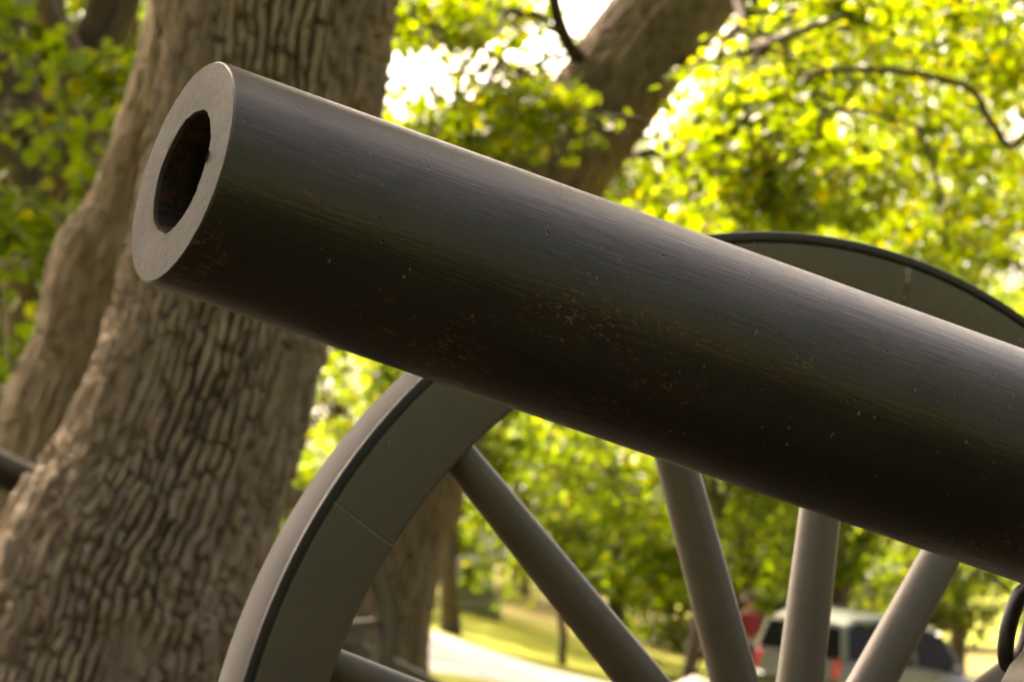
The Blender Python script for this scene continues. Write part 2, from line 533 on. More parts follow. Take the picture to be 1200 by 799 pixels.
def build_road():
    far = catmull([(-60, 96), (-28, 74), (-12, 60), (-4.5, 51), (-1.35, 46), (1.1, 42.5), (3.5, 43), (8, 49), (14, 56), (30, 74)], 14)
    near = catmull([(-66, 88), (-33, 67), (-16, 53.5), (-9, 42), (-6, 35), (-1.5, 29.5), (4.5, 30), (11, 37), (18, 48), (36, 68)], 14)
    m = 10
    rows = []
    for k in range(m + 1):
        w = k / m
        q = far * (1 - w) + near * w
        x, y = ud(q[:, 0], q[:, 1])
        z = ground_z(x, y) + 0.05
        if k in (0, m): z = z - 0.12
        rows.append(np.stack([x, y, z], -1))
    g = np.stack(rows)                       # (m+1, n, 3)
    n = g.shape[1]
    i = np.arange(m)[:, None] * n + np.arange(n - 1)[None]
    f = np.stack([i, i + n, i + n + 1, i + 1], -1).reshape(-1, 4)
    o = mesh_np('road', g.reshape(-1, 3), f, M['road'])
    tag(o, 'pale concrete road curving down past the grass bank', None, None, 'structure')


build_road()

# ------------------------------------------------------------------ cannon
ELEV = 0.2489
TRUN0 = 1.0533 / math.cos(ELEV)           # muzzle to trunnion along the axis
TRUN_Z = 0.3635 + 0.7245
WR = 0.7245
NSP = 14
PHI0 = -0.14


def build_barrel(parent, elev, extra=0.0):
    th_prof = [(-0.0004, 0.0894), (0.0004, 0.0901), (0.0012, 0.0906), (0.0024, 0.0908)]
    for s in np.linspace(.03, 1.30, 60): th_prof.append((s, .0908 + .0116 * s))
    for s, r in ((1.38, .109), (1.48, .115), (1.60, .121), (1.70, .122), (1.75, .119), (1.785, .11), (1.81, .09),
                 (1.825, .058), (1.835, .04), (1.85, .034), (1.87, .036), (1.885, .046), (1.91, .052), (1.935, .046), (1.95, .025), (1.955, .002)):
        th_prof.append((s, r))
    th_prof = [(s if s < .02 else s + extra, r) for s, r in th_prof]
    mb = MB(); mb.revolve(th_prof, 128)
    TRUN = TRUN0 + extra
    loc = (-TRUN * math.cos(elev), 0, TRUN_Z + TRUN * math.sin(elev))
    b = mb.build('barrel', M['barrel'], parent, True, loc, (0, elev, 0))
    # muzzle face: a flat ring whose bore edge is worn and rifled
    rnd = random.Random(5); n = 168; mb = MB()
    edge = []
    for k in range(n):
        a = 2 * PI * k / n
        groove = .0007 if math.sin(7 * a + .6) > .25 else 0
        edge.append(.0498 + groove + rnd.uniform(-.00022, .00022) + .0005 * math.sin(3 * a + 1))
    def ring(x, rr): return [(x, r * math.cos(2 * PI * k / n), r * math.sin(2 * PI * k / n)) for k, r in enumerate(rr)]
    nick = [.0894 - (rnd.random() < .10) * rnd.uniform(.0002, .0008) for k in range(n)]
    mb.loft([ring(.0004, [.0898] * n), ring(-.0006, nick), ring(-.0008, [.075] * n), ring(-.0006, [.062] * n),
             ring(-.0005, [e + .0005 + (rnd.random() < .12) * rnd.uniform(0, .0009) for e in edge]), ring(.0003, edge), ring(.0035, edge)], 0, False)
    mb.build('muzzle_face', M['face'], b, 30)
    mb = MB()
    rr = np.array(edge)
    rings = []
    for s in np.linspace(.0033, .62, 26):
        rings.append(ring(s, [e - .0004 - .0012 * rnd.random() for e in rr] if s > .004 else list(rr + .0002)))
    rings.append(ring(.63, [.001] * n))
    mb.loft(rings, 0, False)
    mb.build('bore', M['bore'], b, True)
    # a flake of scale lifting off the bore edge
    mb = MB()
    mb.add([(-.0010, -.0492, .0030), (-.0012, -.0505, .0110), (-.0030, -.0520, .0085), (-.0022, -.0515, -.0020),
            (-.0004, -.0489, .0030), (-.0005, -.0500, .0110)], [(0, 1, 2), (0, 2, 3), (4, 2, 5), (4, 3, 2), (0, 4, 5, 1)])
    mb.build('scale_flake', M['face'], b, False)
    for s in (-1, 1):
        mb = MB()
        mb.revolve([(.108 * s, .058), (.125 * s, .058), (.127 * s, .046), (.215 * s, .046), (.220 * s, .042)], 40, 'Y', 0, True, (TRUN, 0, 0))
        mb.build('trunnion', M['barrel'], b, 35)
    return b


def build_wheel(parent, y, side, chip=False):
    """side = +1 when the inner face (toward the barrel) looks to -Y."""
    mb = MB()
    prof = [(-.155, .055), (-.155, .088), (-.13, .098), (-.055, .118), (.055, .118), (.13, .098), (.155, .085), (.175, .08), (.18, .05)]
    mb.revolve([(s * side, r) for s, r in prof], 48, 'Y', 0, True)
    w = mb.build('wheel', M['olive'], parent, 35, (0, y, WR))
    for s, r in ((-.135, .1005), (-.075, .1165), (.075, .1165), (.135, .1005)):
        mb = MB(); h = .016
        mb.revolve([(s - h, r - .01), (s - h, r + .004), (s + h, r + .004), (s + h, r - .01)], 48, 'Y', 0, False)
        mb.build('hub_band', M['iron'], w, 35)
    # iron tyre: dark sides, worn tread whose grey also carries painted sky reflection
    hw = .0355; ro, ri = WR, WR - .0105; n = 168
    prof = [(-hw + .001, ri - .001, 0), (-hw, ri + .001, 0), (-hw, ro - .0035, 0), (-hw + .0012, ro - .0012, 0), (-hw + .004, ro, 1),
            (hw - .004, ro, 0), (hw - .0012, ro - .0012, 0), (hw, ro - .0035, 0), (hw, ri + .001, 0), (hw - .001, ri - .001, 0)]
    vs_ = []; fs = []; ms = []
    for k in range(n):
        a = 2 * PI * k / n
        for (yy, r, _) in prof: vs_.append((r * math.sin(a), yy, r * math.cos(a)))
    P = len(prof)
    for k in range(n):
        for j in range(P - 1):
            a = k * P + j; b = ((k + 1) % n) * P + j
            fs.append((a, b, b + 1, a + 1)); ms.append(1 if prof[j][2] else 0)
    tb = MB(); tb.v = vs_; tb.f = fs; tb.m = ms
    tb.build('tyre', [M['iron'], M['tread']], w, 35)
    # felloes: seven arcs, two spokes each
    step = 2 * PI / 7
    j0 = PHI0 - 2.5 * (2 * PI / NSP) + 5 * (2 * PI / NSP)   # a joint half way between two spokes
    fo, fi, fw = WR - .0112, .626, .0345
    prof = [(-fw, fi + .006), (-fw, fo - .004), (-fw + .0035, fo), (fw - .0035, fo), (fw, fo - .004), (fw, fi + .006),
            (fw - .002, fi + .002), (fw - .006, fi), (-fw + .006, fi), (-fw + .002, fi + .002)]
    g = .0011
    for q in range(7):
        a0 = j0 + q * step; a1 = a0 + step
        mb = MB(); rings = []
        for k in range(25):
            t = k / 24
            ga = g / .68
            ins = 0.0012 if k in (0, 24) else 0.0
            a = a0 + ga + (a1 - a0 - 2 * ga) * t
            if k == 1: a = a0 + ga + .0016
            if k == 23: a = a1 - ga - .0016
            rings.append([(-(r - ins * (1 if r > .67 else -1)) * math.sin(a), (yy - math.copysign(ins, yy)), (r - ins * (1 if r > .67 else -1)) * math.cos(a)) for yy, r in prof])
        mb.loft(rings, 0, True)
        # filler in the joint
        a = a0; c, s_ = math.cos(a), math.sin(a)
        e = g * .95
        q8 = []
        for r in (fi + .001, fo - .001):
            for yy in (-fw + .0006, fw - .0006):
                for k in (-1, 1):
                    q8.append((-r * s_ - k * e * c, yy, r * c - k * e * s_))
        mb.add(q8, [(0, 1, 3, 2), (4, 6, 7, 5), (0, 4, 5, 1), (2, 3, 7, 6), (0, 2, 6, 4), (1, 5, 7, 3)], 1)
        mid = (a0 + a1) / 2
        is_chip = chip and math.cos(mid + .23) > .9
        mb.build('felloe', [M['olive_chip'] if is_chip else M['olive'], M['seam']], w, 40)
    # spokes
    proto = None
    for k in range(NSP):
        a = PHI0 + k * 2 * PI / NSP
        if proto is None:
            mb = MB(); rings = []
            for r, rx, ry in ((.09, .024, .030), (.115, .026, .032), (.17, .0275, .031), (.30, .0262, .0275), (.45, .024, .0245), (.57, .0215, .0225), (.618, .0205, .0215), (.632, .0205, .0215)):
                rings.append([(rx * math.cos(2 * PI * i / 24), ry * math.sin(2 * PI * i / 24), r) for i in range(24)])
            mb.loft(rings, 0, True)
            o = mb.build('spoke', M['spoke'], w, 45)
            proto = o
        else:
            o = proto.copy(); COL.objects.link(o); o.parent = w
        o.rotation_euler = (0, -a, 0)
    # linch pin and axle washer on the outside
    mb = MB(); mb.revolve([(.18 * side, .046), (.215 * side, .044), (.22 * side, .03)], 32, 'Y', 0, True)
    mb.build('axle_end', M['iron'], w, 35)
    return w


def build_cannon(label, loc, elev, rz=0.0, chip=False, extra=0.0):
    root = empty('field_cannon', loc, (0, 0, rz))
    tag(root, label, 'cannon', 'field cannons under the trees')
    build_barrel(root, elev, extra)
    build_wheel(root, .7555, 1, chip)
    build_wheel(root, -.7555, -1)
    mb = MB()
    mb.box((0, 0, WR), (.13, 1.16, .14), 0, .012)
    mb.revolve([(-.77, .034), (-.57, .05), (.57, .05), (.77, .034)], 24, 'Y', 1, True, (0, 0, WR))
    mb.build('axle', [M['olive'], M['iron']], root, 35)
    out = [(-.070, .88), (-.100, .915), (-.099, .942), (-.086, .962), (-.070, .976), (-.062, 1.0), (-.058, 1.03), (-.054, 1.042), (-.045, 1.038), (0, 1.030),
           (.045, 1.038), (.06, 1.05), (.075, 1.066), (.16, 1.06), (.32, 1.02), (.62, .90), (.95, .77), (1.05, .71), (1.02, .62), (.80, .64), (.40, .735), (.10, .79), (-.05, .80)]
    for s in (-1, 1):
        mb = MB(); y0, y1 = (.128, .215) if s > 0 else (-.215, -.128)
        mb.prism(out, y0, y1)
        c = mb.build('cheek', M['olive'], root, 35)
        bevel_mod(c, .006, 2)
        # cap square strapping the trunnion down
        mb = MB(); n = 14; rin, rout = .049, .061
        path = [(-.13, 0)] + [(-math.cos(PI * i / n), math.sin(PI * i / n)) for i in range(n + 1)] + [(.13, 0)]
        lo, hi = [], []
        for i, (a, b) in enumerate(path):
            if i in (0, len(path) - 1):
                lo.append((a, TRUN_Z - .02)); hi.append((a, TRUN_Z - .006))
            else:
                lo.append((rin * a, TRUN_Z + rin * b)); hi.append((rout * a * 1.02, TRUN_Z + rout * b + (.006 if b < .1 else 0)))
        mb.prism(lo + hi[::-1], y0 + .012, y1 - .012)
        mb.build('cap_square', M['iron'], root, 35)
        for bx, bz in ((-.03, .90), (.22, .92), (.50, .84)):
            mb = MB(); yy = y1 if s > 0 else y0
            mb.revolve([(yy - .002 * s, .024), (yy + .008 * s, .024), (yy + .009 * s, .014), (yy + .02 * s, .014), (yy + .021 * s, .008)], 12, 'Y', 0, True, (bx, 0, bz))
            mb.build('bolt', M['iron'], root, 35)
        # iron ring hanging at the front of the cheek
        mb = MB(); n = 40; cx, cz, yy = -.055, .997, (.236 if s > 0 else -.236)
        pts = []
        for i in range(n):
            a = 2 * PI * i / n
            lx, lz = .021 * math.cos(a), .040 * math.sin(a)
            t_ = .32
            pts.append((cx + lx * math.cos(t_) + lz * math.sin(t_), yy + lx * .5, cz - lx * math.sin(t_) + lz * math.cos(t_)))
        rings = []
        for i in range(n):
            p = Vector(pts[i]); tt = (Vector(pts[(i + 1) % n]) - Vector(pts[i - 1])).normalized()
            x = tt.cross(Vector((0, 1, 0))).normalized(); y = tt.cross(x)
            rings.append([p + (x * math.cos(2 * PI * k / 12) + y * math.sin(2 * PI * k / 12)) * .0086 for k in range(12)])
        rings.append(rings[0])
        mb.loft(rings, 0, False)
        mb.build('hook_ring', M['iron'], root, True)
    # trail
    mb = MB()
    secs = [(.10, .74, .115, .13), (.9, .60, .115, .13), (1.6, .36, .10, .115), (2.15, .155, .085, .10), (2.42, .075, .07, .075), (2.52, .075, .05, .05)]
    rings = []
    for x, z, wy, hz in secs:
        k = .015
        rings.append([(x, a, z + b) for a, b in ((-wy + k, -hz), (wy - k, -hz), (wy, -hz + k), (wy, hz - k), (wy - k, hz), (-wy + k, hz), (-wy, hz - k), (-wy, -hz + k))])
    mb.loft(rings, 0, True)
    mb.build('trail', M['olive'], root, 35)
    mb = MB(); pts = [(2.60 + .075 * math.cos(a), 0, .085 + .075 * math.sin(a)) for a in np.linspace(0, 2 * PI, 28)]
    mb.tube(pts, .017, 10, 0, False); mb.build('lunette_ring', M['iron'], root, True)
    for s in (-1, 1):
        mb = MB(); mb.tube([(2.05, s * .09, .25), (2.05, s * .10, .33), (2.07, s * .125, .36), (2.20, s * .125, .33), (2.27, s * .125, .25), (2.27, s * .09, .18)], .011, 10)
        mb.build('trail_handle', M['iron'], root, True)
    # elevating screw reaching from trail to the breech
    sx = .50
    zb = TRUN_Z - sx * math.tan(elev) - .128
    mb = MB(); mb.revolve([(.72, .045), (.76, .045), (.77, .022), (max(zb, .80), .022)], 20, 'Z', 0, True, (sx, 0, 0))
    for k in range(4):
        a = k * PI / 2 + .4
        mb.tube([(sx, 0, .79), (sx + .10 * math.cos(a), .10 * math.sin(a), .79)], [.010, .013], 8)
    mb.build('elevating_screw', M['iron'], root, 35)
    return root


build_cannon('large near black cannon whose muzzle points up to the left in front', (0, 0, 0), ELEV, 0, True)
H2 = at(336, 741, 14.4)
RZ2 = .30
OFF2 = (H2[0] - .7555 * math.sin(RZ2), H2[1] + .7555 * math.cos(RZ2), float(ground_z(H2[0], H2[1])))
build_cannon('distant blurred cannon standing half hidden behind the furrowed tree trunk', OFF2, .34, RZ2, False, .42)

# ------------------------------------------------------------------ bark trunks
def voro(u, v, nu, seed):
    """Periodic in u (period nu). Returns F1, F2 for elongated bark plates."""
    r = np.random.default_rng(seed)
    nv = int(v.max() - v.min()) + 6
    v = v - v.min() + 2
    jit = r.random((nv, nu, 2))
    iu, iv = np.floor(u).astype(int), np.floor(v).astype(int)
    f1 = np.full(u.shape, 9.0); f2 = np.full(u.shape, 9.0)
    for dv in (-1, 0, 1):
        for du in (-1, 0, 1):
            cu, cv = iu + du, iv + dv
            j = jit[np.clip(cv, 0, nv - 1), cu % nu]
            off = .5 * (cv % 2)
            d = np.hypot(cu + off * 0 + j[..., 0] - u, cv + j[..., 1] - v)
            n1 = np.minimum(f1, d)
            f2 = np.where(d < f1, f1, np.minimum(f2, d)); f1 = n1
    return f1, f2


def vnoise(u, v, nu, seed):
    r = np.random.default_rng(seed)
    v = v - v.min()
    nv = int(v.max()) + 3
    tab = r.random((nv, nu))
    iu, iv = np.floor(u).astype(int), np.floor(v).astype(int)
    fu, fv = u - iu, v - iv
    fu = fu * fu * (3 - 2 * fu); fv = fv * fv * (3 - 2 * fv)
    a = tab[iv, iu % nu]; b = tab[iv, (iu + 1) % nu]; c = tab[iv + 1, iu % nu]; d = tab[iv + 1, (iu + 1) % nu]
    return (a * (1 - fu) + b * fu) * (1 - fv) + (c * (1 - fu) + d * fu) * fv


def bark_tube(name, ctrs, rads, mat, parent, nseg, dz, amp, plate=(.045, .17), seed=1, lobes=0.0, smooth_patch=None, twist=0.0):
    """A trunk along ctrs with furrowed bark plates as real relief."""
    cr = np.hstack([np.array(ctrs, float), np.array(rads, float)[:, None]])
    q = catmull(cr, 24)
    seg = np.r_[0, np.cumsum(np.linalg.norm(np.diff(q[:, :3], axis=0), axis=1))]
    L = seg[-1]; nr = max(8, int(L / dz))
    s = np.linspace(0, L, nr + 1)
    P = np.stack([np.interp(s, seg, q[:, i]) for i in range(4)], -1)
    C, R = P[:, :3], P[:, 3]
    T = np.gradient(C, axis=0); T /= np.linalg.norm(T, axis=1)[:, None]
    ref = RIGHT / np.linalg.norm(RIGHT)
    X = ref[None] - T * (T @ ref)[:, None]; X /= np.linalg.norm(X, axis=1)[:, None]
    Yv = np.cross(T, X)
    th = np.arange(nseg) * 2 * PI / nseg
    TH, S = np.meshgrid(th, s)
    rm = R.mean()
    nu = max(8, int(round(2 * PI * rm / plate[0])))
    u = TH / (2 * PI) * nu
    v = S / plate[1]
    k6 = max(4, nu // 5)
    wu = vnoise(TH / (2 * PI) * k6, S / (plate[1] * 3.2), k6, seed + 3) - .5
    k7 = max(5, nu // 2)
    wu2 = vnoise(TH / (2 * PI) * k7, S / (plate[1] * .8), k7, seed + 4) - .5
    wu3 = vnoise(TH / (2 * PI) * k7, S / (plate[1] * .33), k7, seed + 31) - .5
    u2 = u + (wu * 1.25 + wu2 * .5 + wu3 * .35) + S * twist
    rs = np.random.default_rng(seed + 40)
    fid = np.round(u2).astype(int); d = np.abs(u2 - fid)
    w = .11 + .27 * vnoise(np.mod(u2, nu), S / (plate[1] * .5), nu, seed + 17)
    dn = vnoise(np.mod(fid, nu).astype(float), S / (plate[1] * .8), nu, seed + 18)
    fur = (1 - smooth(.02, w, d)) * (.2 + .8 * smooth(.15, .42, dn))
    rid = np.mod(np.floor(u2).astype(int), nu)
    off = rs.random(nu)[rid]
    seg = S / plate[1] * (.75 + .5 * rs.random(nu)[rid]) + off + .35 * (u2 - np.floor(u2)) + 1.2 * wu2
    sid = np.floor(seg).astype(int); db = np.abs(seg - np.round(seg))
    brk = (1 - smooth(.01, .10, db)) * (rs.random(997)[np.mod(np.round(seg).astype(int) * 31 + rid * 17, 997)] > .35)
    top_h = .72 + .45 * rs.random(997)[np.mod(sid * 53 + rid * 29, 997)]
    dome = 1 - .35 * (2 * np.abs(u2 - np.floor(u2) - .5)) ** 2
    ridge = top_h * dome * (1 - fur) * (1 - .7 * brk)
    fissure = vnoise(TH / (2 * PI) * nu * 2, S / (plate[0] * 1.3), nu * 2, seed + 23)
    ridge = ridge * (1 - .3 * smooth(.7, .9, fissure))
    fine = vnoise(TH / (2 * PI) * nu * 3, S / (plate[0] * .7), nu * 3, seed + 5) - .5
    disp = amp * (ridge - .55) + amp * .18 * fine
    if smooth_patch is not None: disp = smooth_patch(TH, S, C, disp, amp, fine)
    if lobes:
        kl = 7
        lob = vnoise(TH / (2 * PI) * kl, S / 1.3, kl, seed + 7) - .5
        disp = disp + lobes * R[:, None] * lob
    RR = R[:, None] + disp
    V = C[:, None] + RR[..., None] * (np.cos(TH)[..., None] * X[:, None] + np.sin(TH)[..., None] * Yv[:, None])
    n = nseg
    i = np.arange(nr)[:, None] * n + np.arange(n)[None]
    j = np.arange(nr)[:, None] * n + (np.arange(n)[None] + 1) % n
    F = np.stack([i, j, j + n, i + n], -1).reshape(-1, 4)
    return mesh_np(name, V.reshape(-1, 3), F, mat, parent), C, R


# ------------------------------------------------------------------ foliage
def leaf_mesh(pos, axis, nrm, size, rng, fold=.25, shape='maple'):
    """One folded six-point leaf per row."""
    n = len(pos)
    axis = axis / (np.linalg.norm(axis, axis=1)[:, None] + 1e-9)
    side = np.cross(nrm, axis); side /= (np.linalg.norm(side, axis=1)[:, None] + 1e-9)
    up_ = np.cross(axis, side)
    L = size[:, None]
    w = rng.uniform(.42, .62, (n, 1)) * L
    cup = fold * rng.uniform(.3, 1.4, (n, 1)) * w
    droop = rng.uniform(.0, .3, (n, 1)) * L
    base = pos
    v = np.stack([base,
                  base + axis * L * .30 + side * w + up_ * cup,
                  base + axis * L * .72 + side * w * .72 + up_ * cup * .6 - up_ * droop * .4,
                  base + axis * L - up_ * droop,
                  base + axis * L * .72 - side * w * .72 + up_ * cup * .6 - up_ * droop * .4,
                  base + axis * L * .30 - side * w + up_ * cup], 1)
    b = np.arange(n)[:, None] * 6
    f = np.stack([b + [0, 1, 2, 3], b + [0, 3, 4, 5]], 1).reshape(-1, 4)
    return v.reshape(-1, 3), f


def cluster_leaves(centres, rad, per, size, rng, flat=.55, ups=.8):
    k = len(centres)
    per = np.broadcast_to(per, (k,))
    idx = np.repeat(np.arange(k), per)
    c = centres[idx]; r = np.broadcast_to(rad, (k,))[idx][:, None]
    d = rng.normal(size=(len(idx), 3)); d /= np.linalg.norm(d, axis=1)[:, None]
    rr = rng.random((len(idx), 1)) ** .5
    off = d * rr * r * np.array([1, 1, flat])
    pos = c + off
    nrm = rng.normal(size=(len(idx), 3)) * .55 + np.array([0, 0, ups]) + d * .25
    nrm /= np.linalg.norm(nrm, axis=1)[:, None]
    ax = d * np.array([1, 1, .2]) + rng.normal(size=(len(idx), 3)) * .5 + np.array([0, 0, -.25])
    ax -= nrm * (ax * nrm).sum(1)[:, None]
    sz = rng.uniform(.65, 1.2, len(idx)) * size
    return leaf_mesh(pos, ax, nrm, sz, rng)


def merge(parts):
    v = []; f = []; b = 0
    for pv, pf in parts:
        v.append(pv); f.append(pf + b); b += len(pv)
    return np.vstack(v), np.vstack(f)


def twigs_mesh(segs, n=5):
    """segs: list of (pts, radii)."""
    mb = MB()
    for pts, rad in segs: mb.tube(pts, rad, n, 0, True)
    return mb


def bend(p0, p1, rng, k=5, amt=.12, sag=0.0):
    p0, p1 = np.array(p0, float), np.array(p1, float)
    L = np.linalg.norm(p1 - p0); out = []
    o1, o2 = rng.normal(size=3) * amt * L, rng.normal(size=3) * amt * L * .5
    for t in np.linspace(0, 1, k):
        out.append(p0 * (1 - t) + p1 * t + o1 * math.sin(PI * t) + o2 * math.sin(2 * PI * t) + np.array([0, 0, sag * L * math.sin(PI * t)]))
    return out


def crown_tree(name, label, base, height, cr, cbase, mat, bark, seed, nclus=170, per=55, lsize=.17, crad=.75, trunk_r=.2, lean=(0, 0),
               group='trees behind the cannon', cat='tree', squash=1.0, gaps=.0, cshift=(0, 0)):
    """A whole tree: trunk, limbs and a crown of leaf clumps round the limb ends."""
    rng = np.random.default_rng(seed)
    base = np.array(base, float)
    root = empty(name, base)
    tag(root, label, cat, group)
    top = np.array([lean[0], lean[1], height * .82])
    trunk = [(np.array([0, 0, -.3]), trunk_r * 1.5), (np.array([0, 0, .25]), trunk_r * 1.15)]
    for t in (.2, .4, .6, .8, 1.0):
        w = rng.normal(size=3) * .12 * (1 + t); w[2] = 0
        trunk.append((top * t + w, trunk_r * (1 - .8 * t) + .02))
    mb = MB(); q = catmull([np.r_[p, r] for p, r in trunk], 4)
    mb.tube(q[:, :3], q[:, 3], 12)
    mb.build('trunk', bark, root, True)
    # clump centres in an uneven crown
    cz = (cbase + height) / 2; hz = (height - cbase) / 2
    pts = []
    lob = rng.normal(size=(9, 3)); lob /= np.linalg.norm(lob, axis=1)[:, None]
    lamp_ = rng.uniform(-.28, .25, 9)
    while len(pts) < nclus:
        d = rng.normal(size=3); d /= np.linalg.norm(d)
        rr = rng.random() ** .42
        k = 1 + (lamp_ * np.clip(lob @ d, 0, 1) ** 3).sum()
        p = d * rr * k * np.array([cr, cr, hz * squash])
        if gaps and rng.random() < gaps and math.sin(p[0] * 1.7 + seed) * math.sin(p[1] * 1.5) * math.sin(p[2] * 1.9 + 1) > .05: continue
        pts.append(p + np.array([lean[0] * .8 + cshift[0], lean[1] * .8 + cshift[1], cz]))
    pts = np.array(pts)
    # limbs
    nl = 9; segs = []
    tips = pts[rng.choice(len(pts), nl, replace=False)]
    for tip in tips:
        t = np.clip((tip[2] - .25 * height) / height, .22, .8)
        st = top * t
        segs.append((bend(st, tip, rng, 6, .06, .05), np.linspace(trunk_r * .42, .025, 6)))
    for p in pts[rng.choice(len(pts), min(60, len(pts)), replace=False)]:
        j = np.argmin([np.linalg.norm(p - s[0][3]) for s in segs[:nl]])
        segs.append((bend(segs[j][0][rng.integers(2, 5)], p, rng, 4, .08), np.linspace(.035, .012, 4)))
    twigs_mesh(segs).build('branches', bark, root, True)
    v, f = cluster_leaves(pts, rng.uniform(.6, 1.25, len(pts)) * crad, per, lsize, rng)
    c = mesh_np('crown', v, f, mat, root, False)
    c['kind'] = 'stuff'
    return root


def base_at(px, depth, dz=0.0):
    p = at(px, 669, depth)
    return np.array([p[0], p[1], float(ground_z(p[0], p[1])) + dz])


def tilt(ctr, rad):
    """Turns horizontal half widths into radii square to a leaning stem."""
    T = np.gradient(np.array(ctr), axis=0); T /= np.linalg.norm(T, axis=1)[:, None]
    return [r * abs(t[2]) for r, t in zip(rad, T)]


# --- the big furrowed tree right behind the muzzle
def main_tree():
    D = 10.0
    rows = [(1060, -150, 330), (1019, -125, 300), (960, -95, 275), (880, -70, 258), (799, -45, 262), (720, -18, 288), (650, 5, 311), (560, 66, 336),
            (480, 105, 354), (400, 134, 372), (330, 152, 387), (200, 180, 415), (130, 192, 432), (0, 207, 455), (-150, 222, 485), (-330, 245, 520), (-500, 265, 545)]
    b = base_at(120, D)
    root = empty('furrowed_tree', b)
    tag(root, 'large tree with deeply furrowed grey brown bark right behind the cannon muzzle', 'tree', 'trees behind the cannon')
    ctr = [at((l + r) / 2, y, D) - b for y, l, r in rows]
    rad = tilt(ctr, [(r - l) / 2 / FPX * D for y, l, r in rows])
    pa = at(215, 720, D) - b; pb = at(228, 800, D) - b
    def patch(TH, S, C, disp, amp, fine):
        # scar where the outer bark is gone, low on the side toward the camera
        q = C[:, None] + 0 * TH[..., None]
        z = q[..., 2]
        ang = np.angle(np.exp(1j * (TH - (-PI / 2 + .30))))
        w = .26 + .06 * np.sin(z * 9) + .05 * np.sin(z * 23)
        m = smooth(0, .12, w - np.abs(ang)) * smooth(0, .15, pa[2] + .12 - z + .05 * np.sin(TH * 13))
        return disp * (1 - .85 * m) - m * amp * .25 + m * fine * amp * .12
    bark_tube('trunk', ctr, rad, M['bark_main'], root, 620, .0098, .088, (.037, .125), 11, .05, patch, .0)
    # crown above the picture: it keeps the sun off the cannon
    rng = np.random.default_rng(4)
    top = ctr[-1]
    limbs = []
    for k in range(11):
        a = 2 * PI * k / 11 + rng.uniform(-.2, .2)
        lu = math.cos(a) * rh[0] + math.sin(a) * rh[1]; ld = math.cos(a) * fh[0] + math.sin(a) * fh[1]
        L = rng.uniform(.85, 1.1) * (4.6 + 2.6 * max(0, -lu) - .8 * max(0, lu) - 1.4 * max(0, ld) - .3 * max(0, -ld))
        tip = top + np.array([math.cos(a) * L, math.sin(a) * L, rng.uniform(1.0, 6.5)])
        limbs.append((bend(top, tip, rng, 8, .05, .10), np.linspace(.20, .03, 8)))
    limbs.append((bend(top, top + np.array([.6, .4, 9.0]), rng, 8, .04), np.linspace(.30, .04, 8)))
    segs = list(limbs); cents = []
    for pts, _ in limbs:
        for k in range(32):
            i = rng.uniform(1.6, 6.99); j = int(i); st = pts[j] * (1 - (i - j)) + pts[j + 1] * (i - j)
            d = rng.normal(size=3); d[2] = abs(d[2]) * .7 + .1; d /= np.linalg.norm(d)
            e = st + d * rng.uniform(.8, 2.4)
            segs.append((bend(st, e, rng, 4, .06), np.linspace(.035, .012, 4)))
            cents += [e, (st + e) / 2]
    cents = np.array(cents)
    cents = cents[cents[:, 2] > top[2] - 1.0]
    mb = twigs_mesh(segs, 6); mb.build('branches', M['bark'], root, True)
    v, f = cluster_leaves(cents, rng.uniform(.7, 1.2, len(cents)) * .95, 58, .22, rng)
    c = mesh_np('crown', v, f, M['leaf'], root, False); c['kind'] = 'stuff'


main_tree()


# --- smoother stem behind it on the left
def stem_tree():
    D = 16.5
    rows = [(900, -170, 130), (760, -110, 140), (600, -35, 150), (530, -8, 160), (465, 12, 172), (435, 28, 180), (395, 44, 190), (310, 62, 205), (255, 98, 225),
            (165, 134, 262), (90, 159, 290), (0, 176, 318), (-150, 190, 345), (-400, 215, 370), (-800, 240, 380)]
    b = base_at(20, D)
    root = empty('smooth_stem_tree', b)
    tag(root, 'tree with smoother blurred grey trunk seen at left behind the furrowed trunk', 'tree', 'trees behind the cannon')
    ctr = [at((l + r) / 2, y, D) - b for y, l, r in rows]
    ctr.insert(0, np.array([ctr[0][0], ctr[0][1], -.2]))
    rad = [(r - l) / 2 / FPX * D for y, l, r in rows]; rad.insert(0, rad[0] * 1.15); rad = tilt(ctr, rad)
    bark_tube('trunk', ctr, rad, M['bark'], root, 200, .024, .05, (.055, .22), 21, .06)
    rng = np.random.default_rng(14)
    top = ctr[-1]; segs = []; cents = []
    for k in range(5):
        a = math.atan2(-rh[1] - fh[1], -rh[0] - fh[0]) + rng.uniform(-.7, .7); L = rng.uniform(2.5, 5.0)
        tip = top + np.array([math.cos(a) * L, math.sin(a) * L, rng.uniform(-.5, 3.0)])
        pts = bend(top, tip, rng, 8, .06, .1); segs.append((pts, np.linspace(.16, .03, 8)))
        for _ in range(16):
            st = pts[rng.integers(2, 8)]; d = rng.normal(size=3); d[2] = abs(d[2]); d /= np.linalg.norm(d)
            e = st + d * rng.uniform(.6, 1.9); segs.append((bend(st, e, rng, 4, .06), np.linspace(.03, .012, 4))); cents.append(e)
    twigs_mesh(segs).build('branches', M['bark'], root, True)
    cents = np.array(cents)
    v, f = cluster_leaves(cents, .95, 60, .16, rng)
    c = mesh_np('crown', v, f, M['leaf_deep'], root, False); c['kind'] = 'stuff'


stem_tree()


# --- leaning maple whose limb crosses above the barrel
def leaf_sprays(regions, rng):
    """Sprays of leaves hung in the given picture regions at their own depths; returns centres."""
    c = []
    for (x0, x1, y0, y1, d0, d1, n) in regions:
        for _ in range(n):
            c.append(at(rng.uniform(x0, x1), rng.uniform(y0, y1), rng.uniform(d0, d1)))
    return np.array(c)


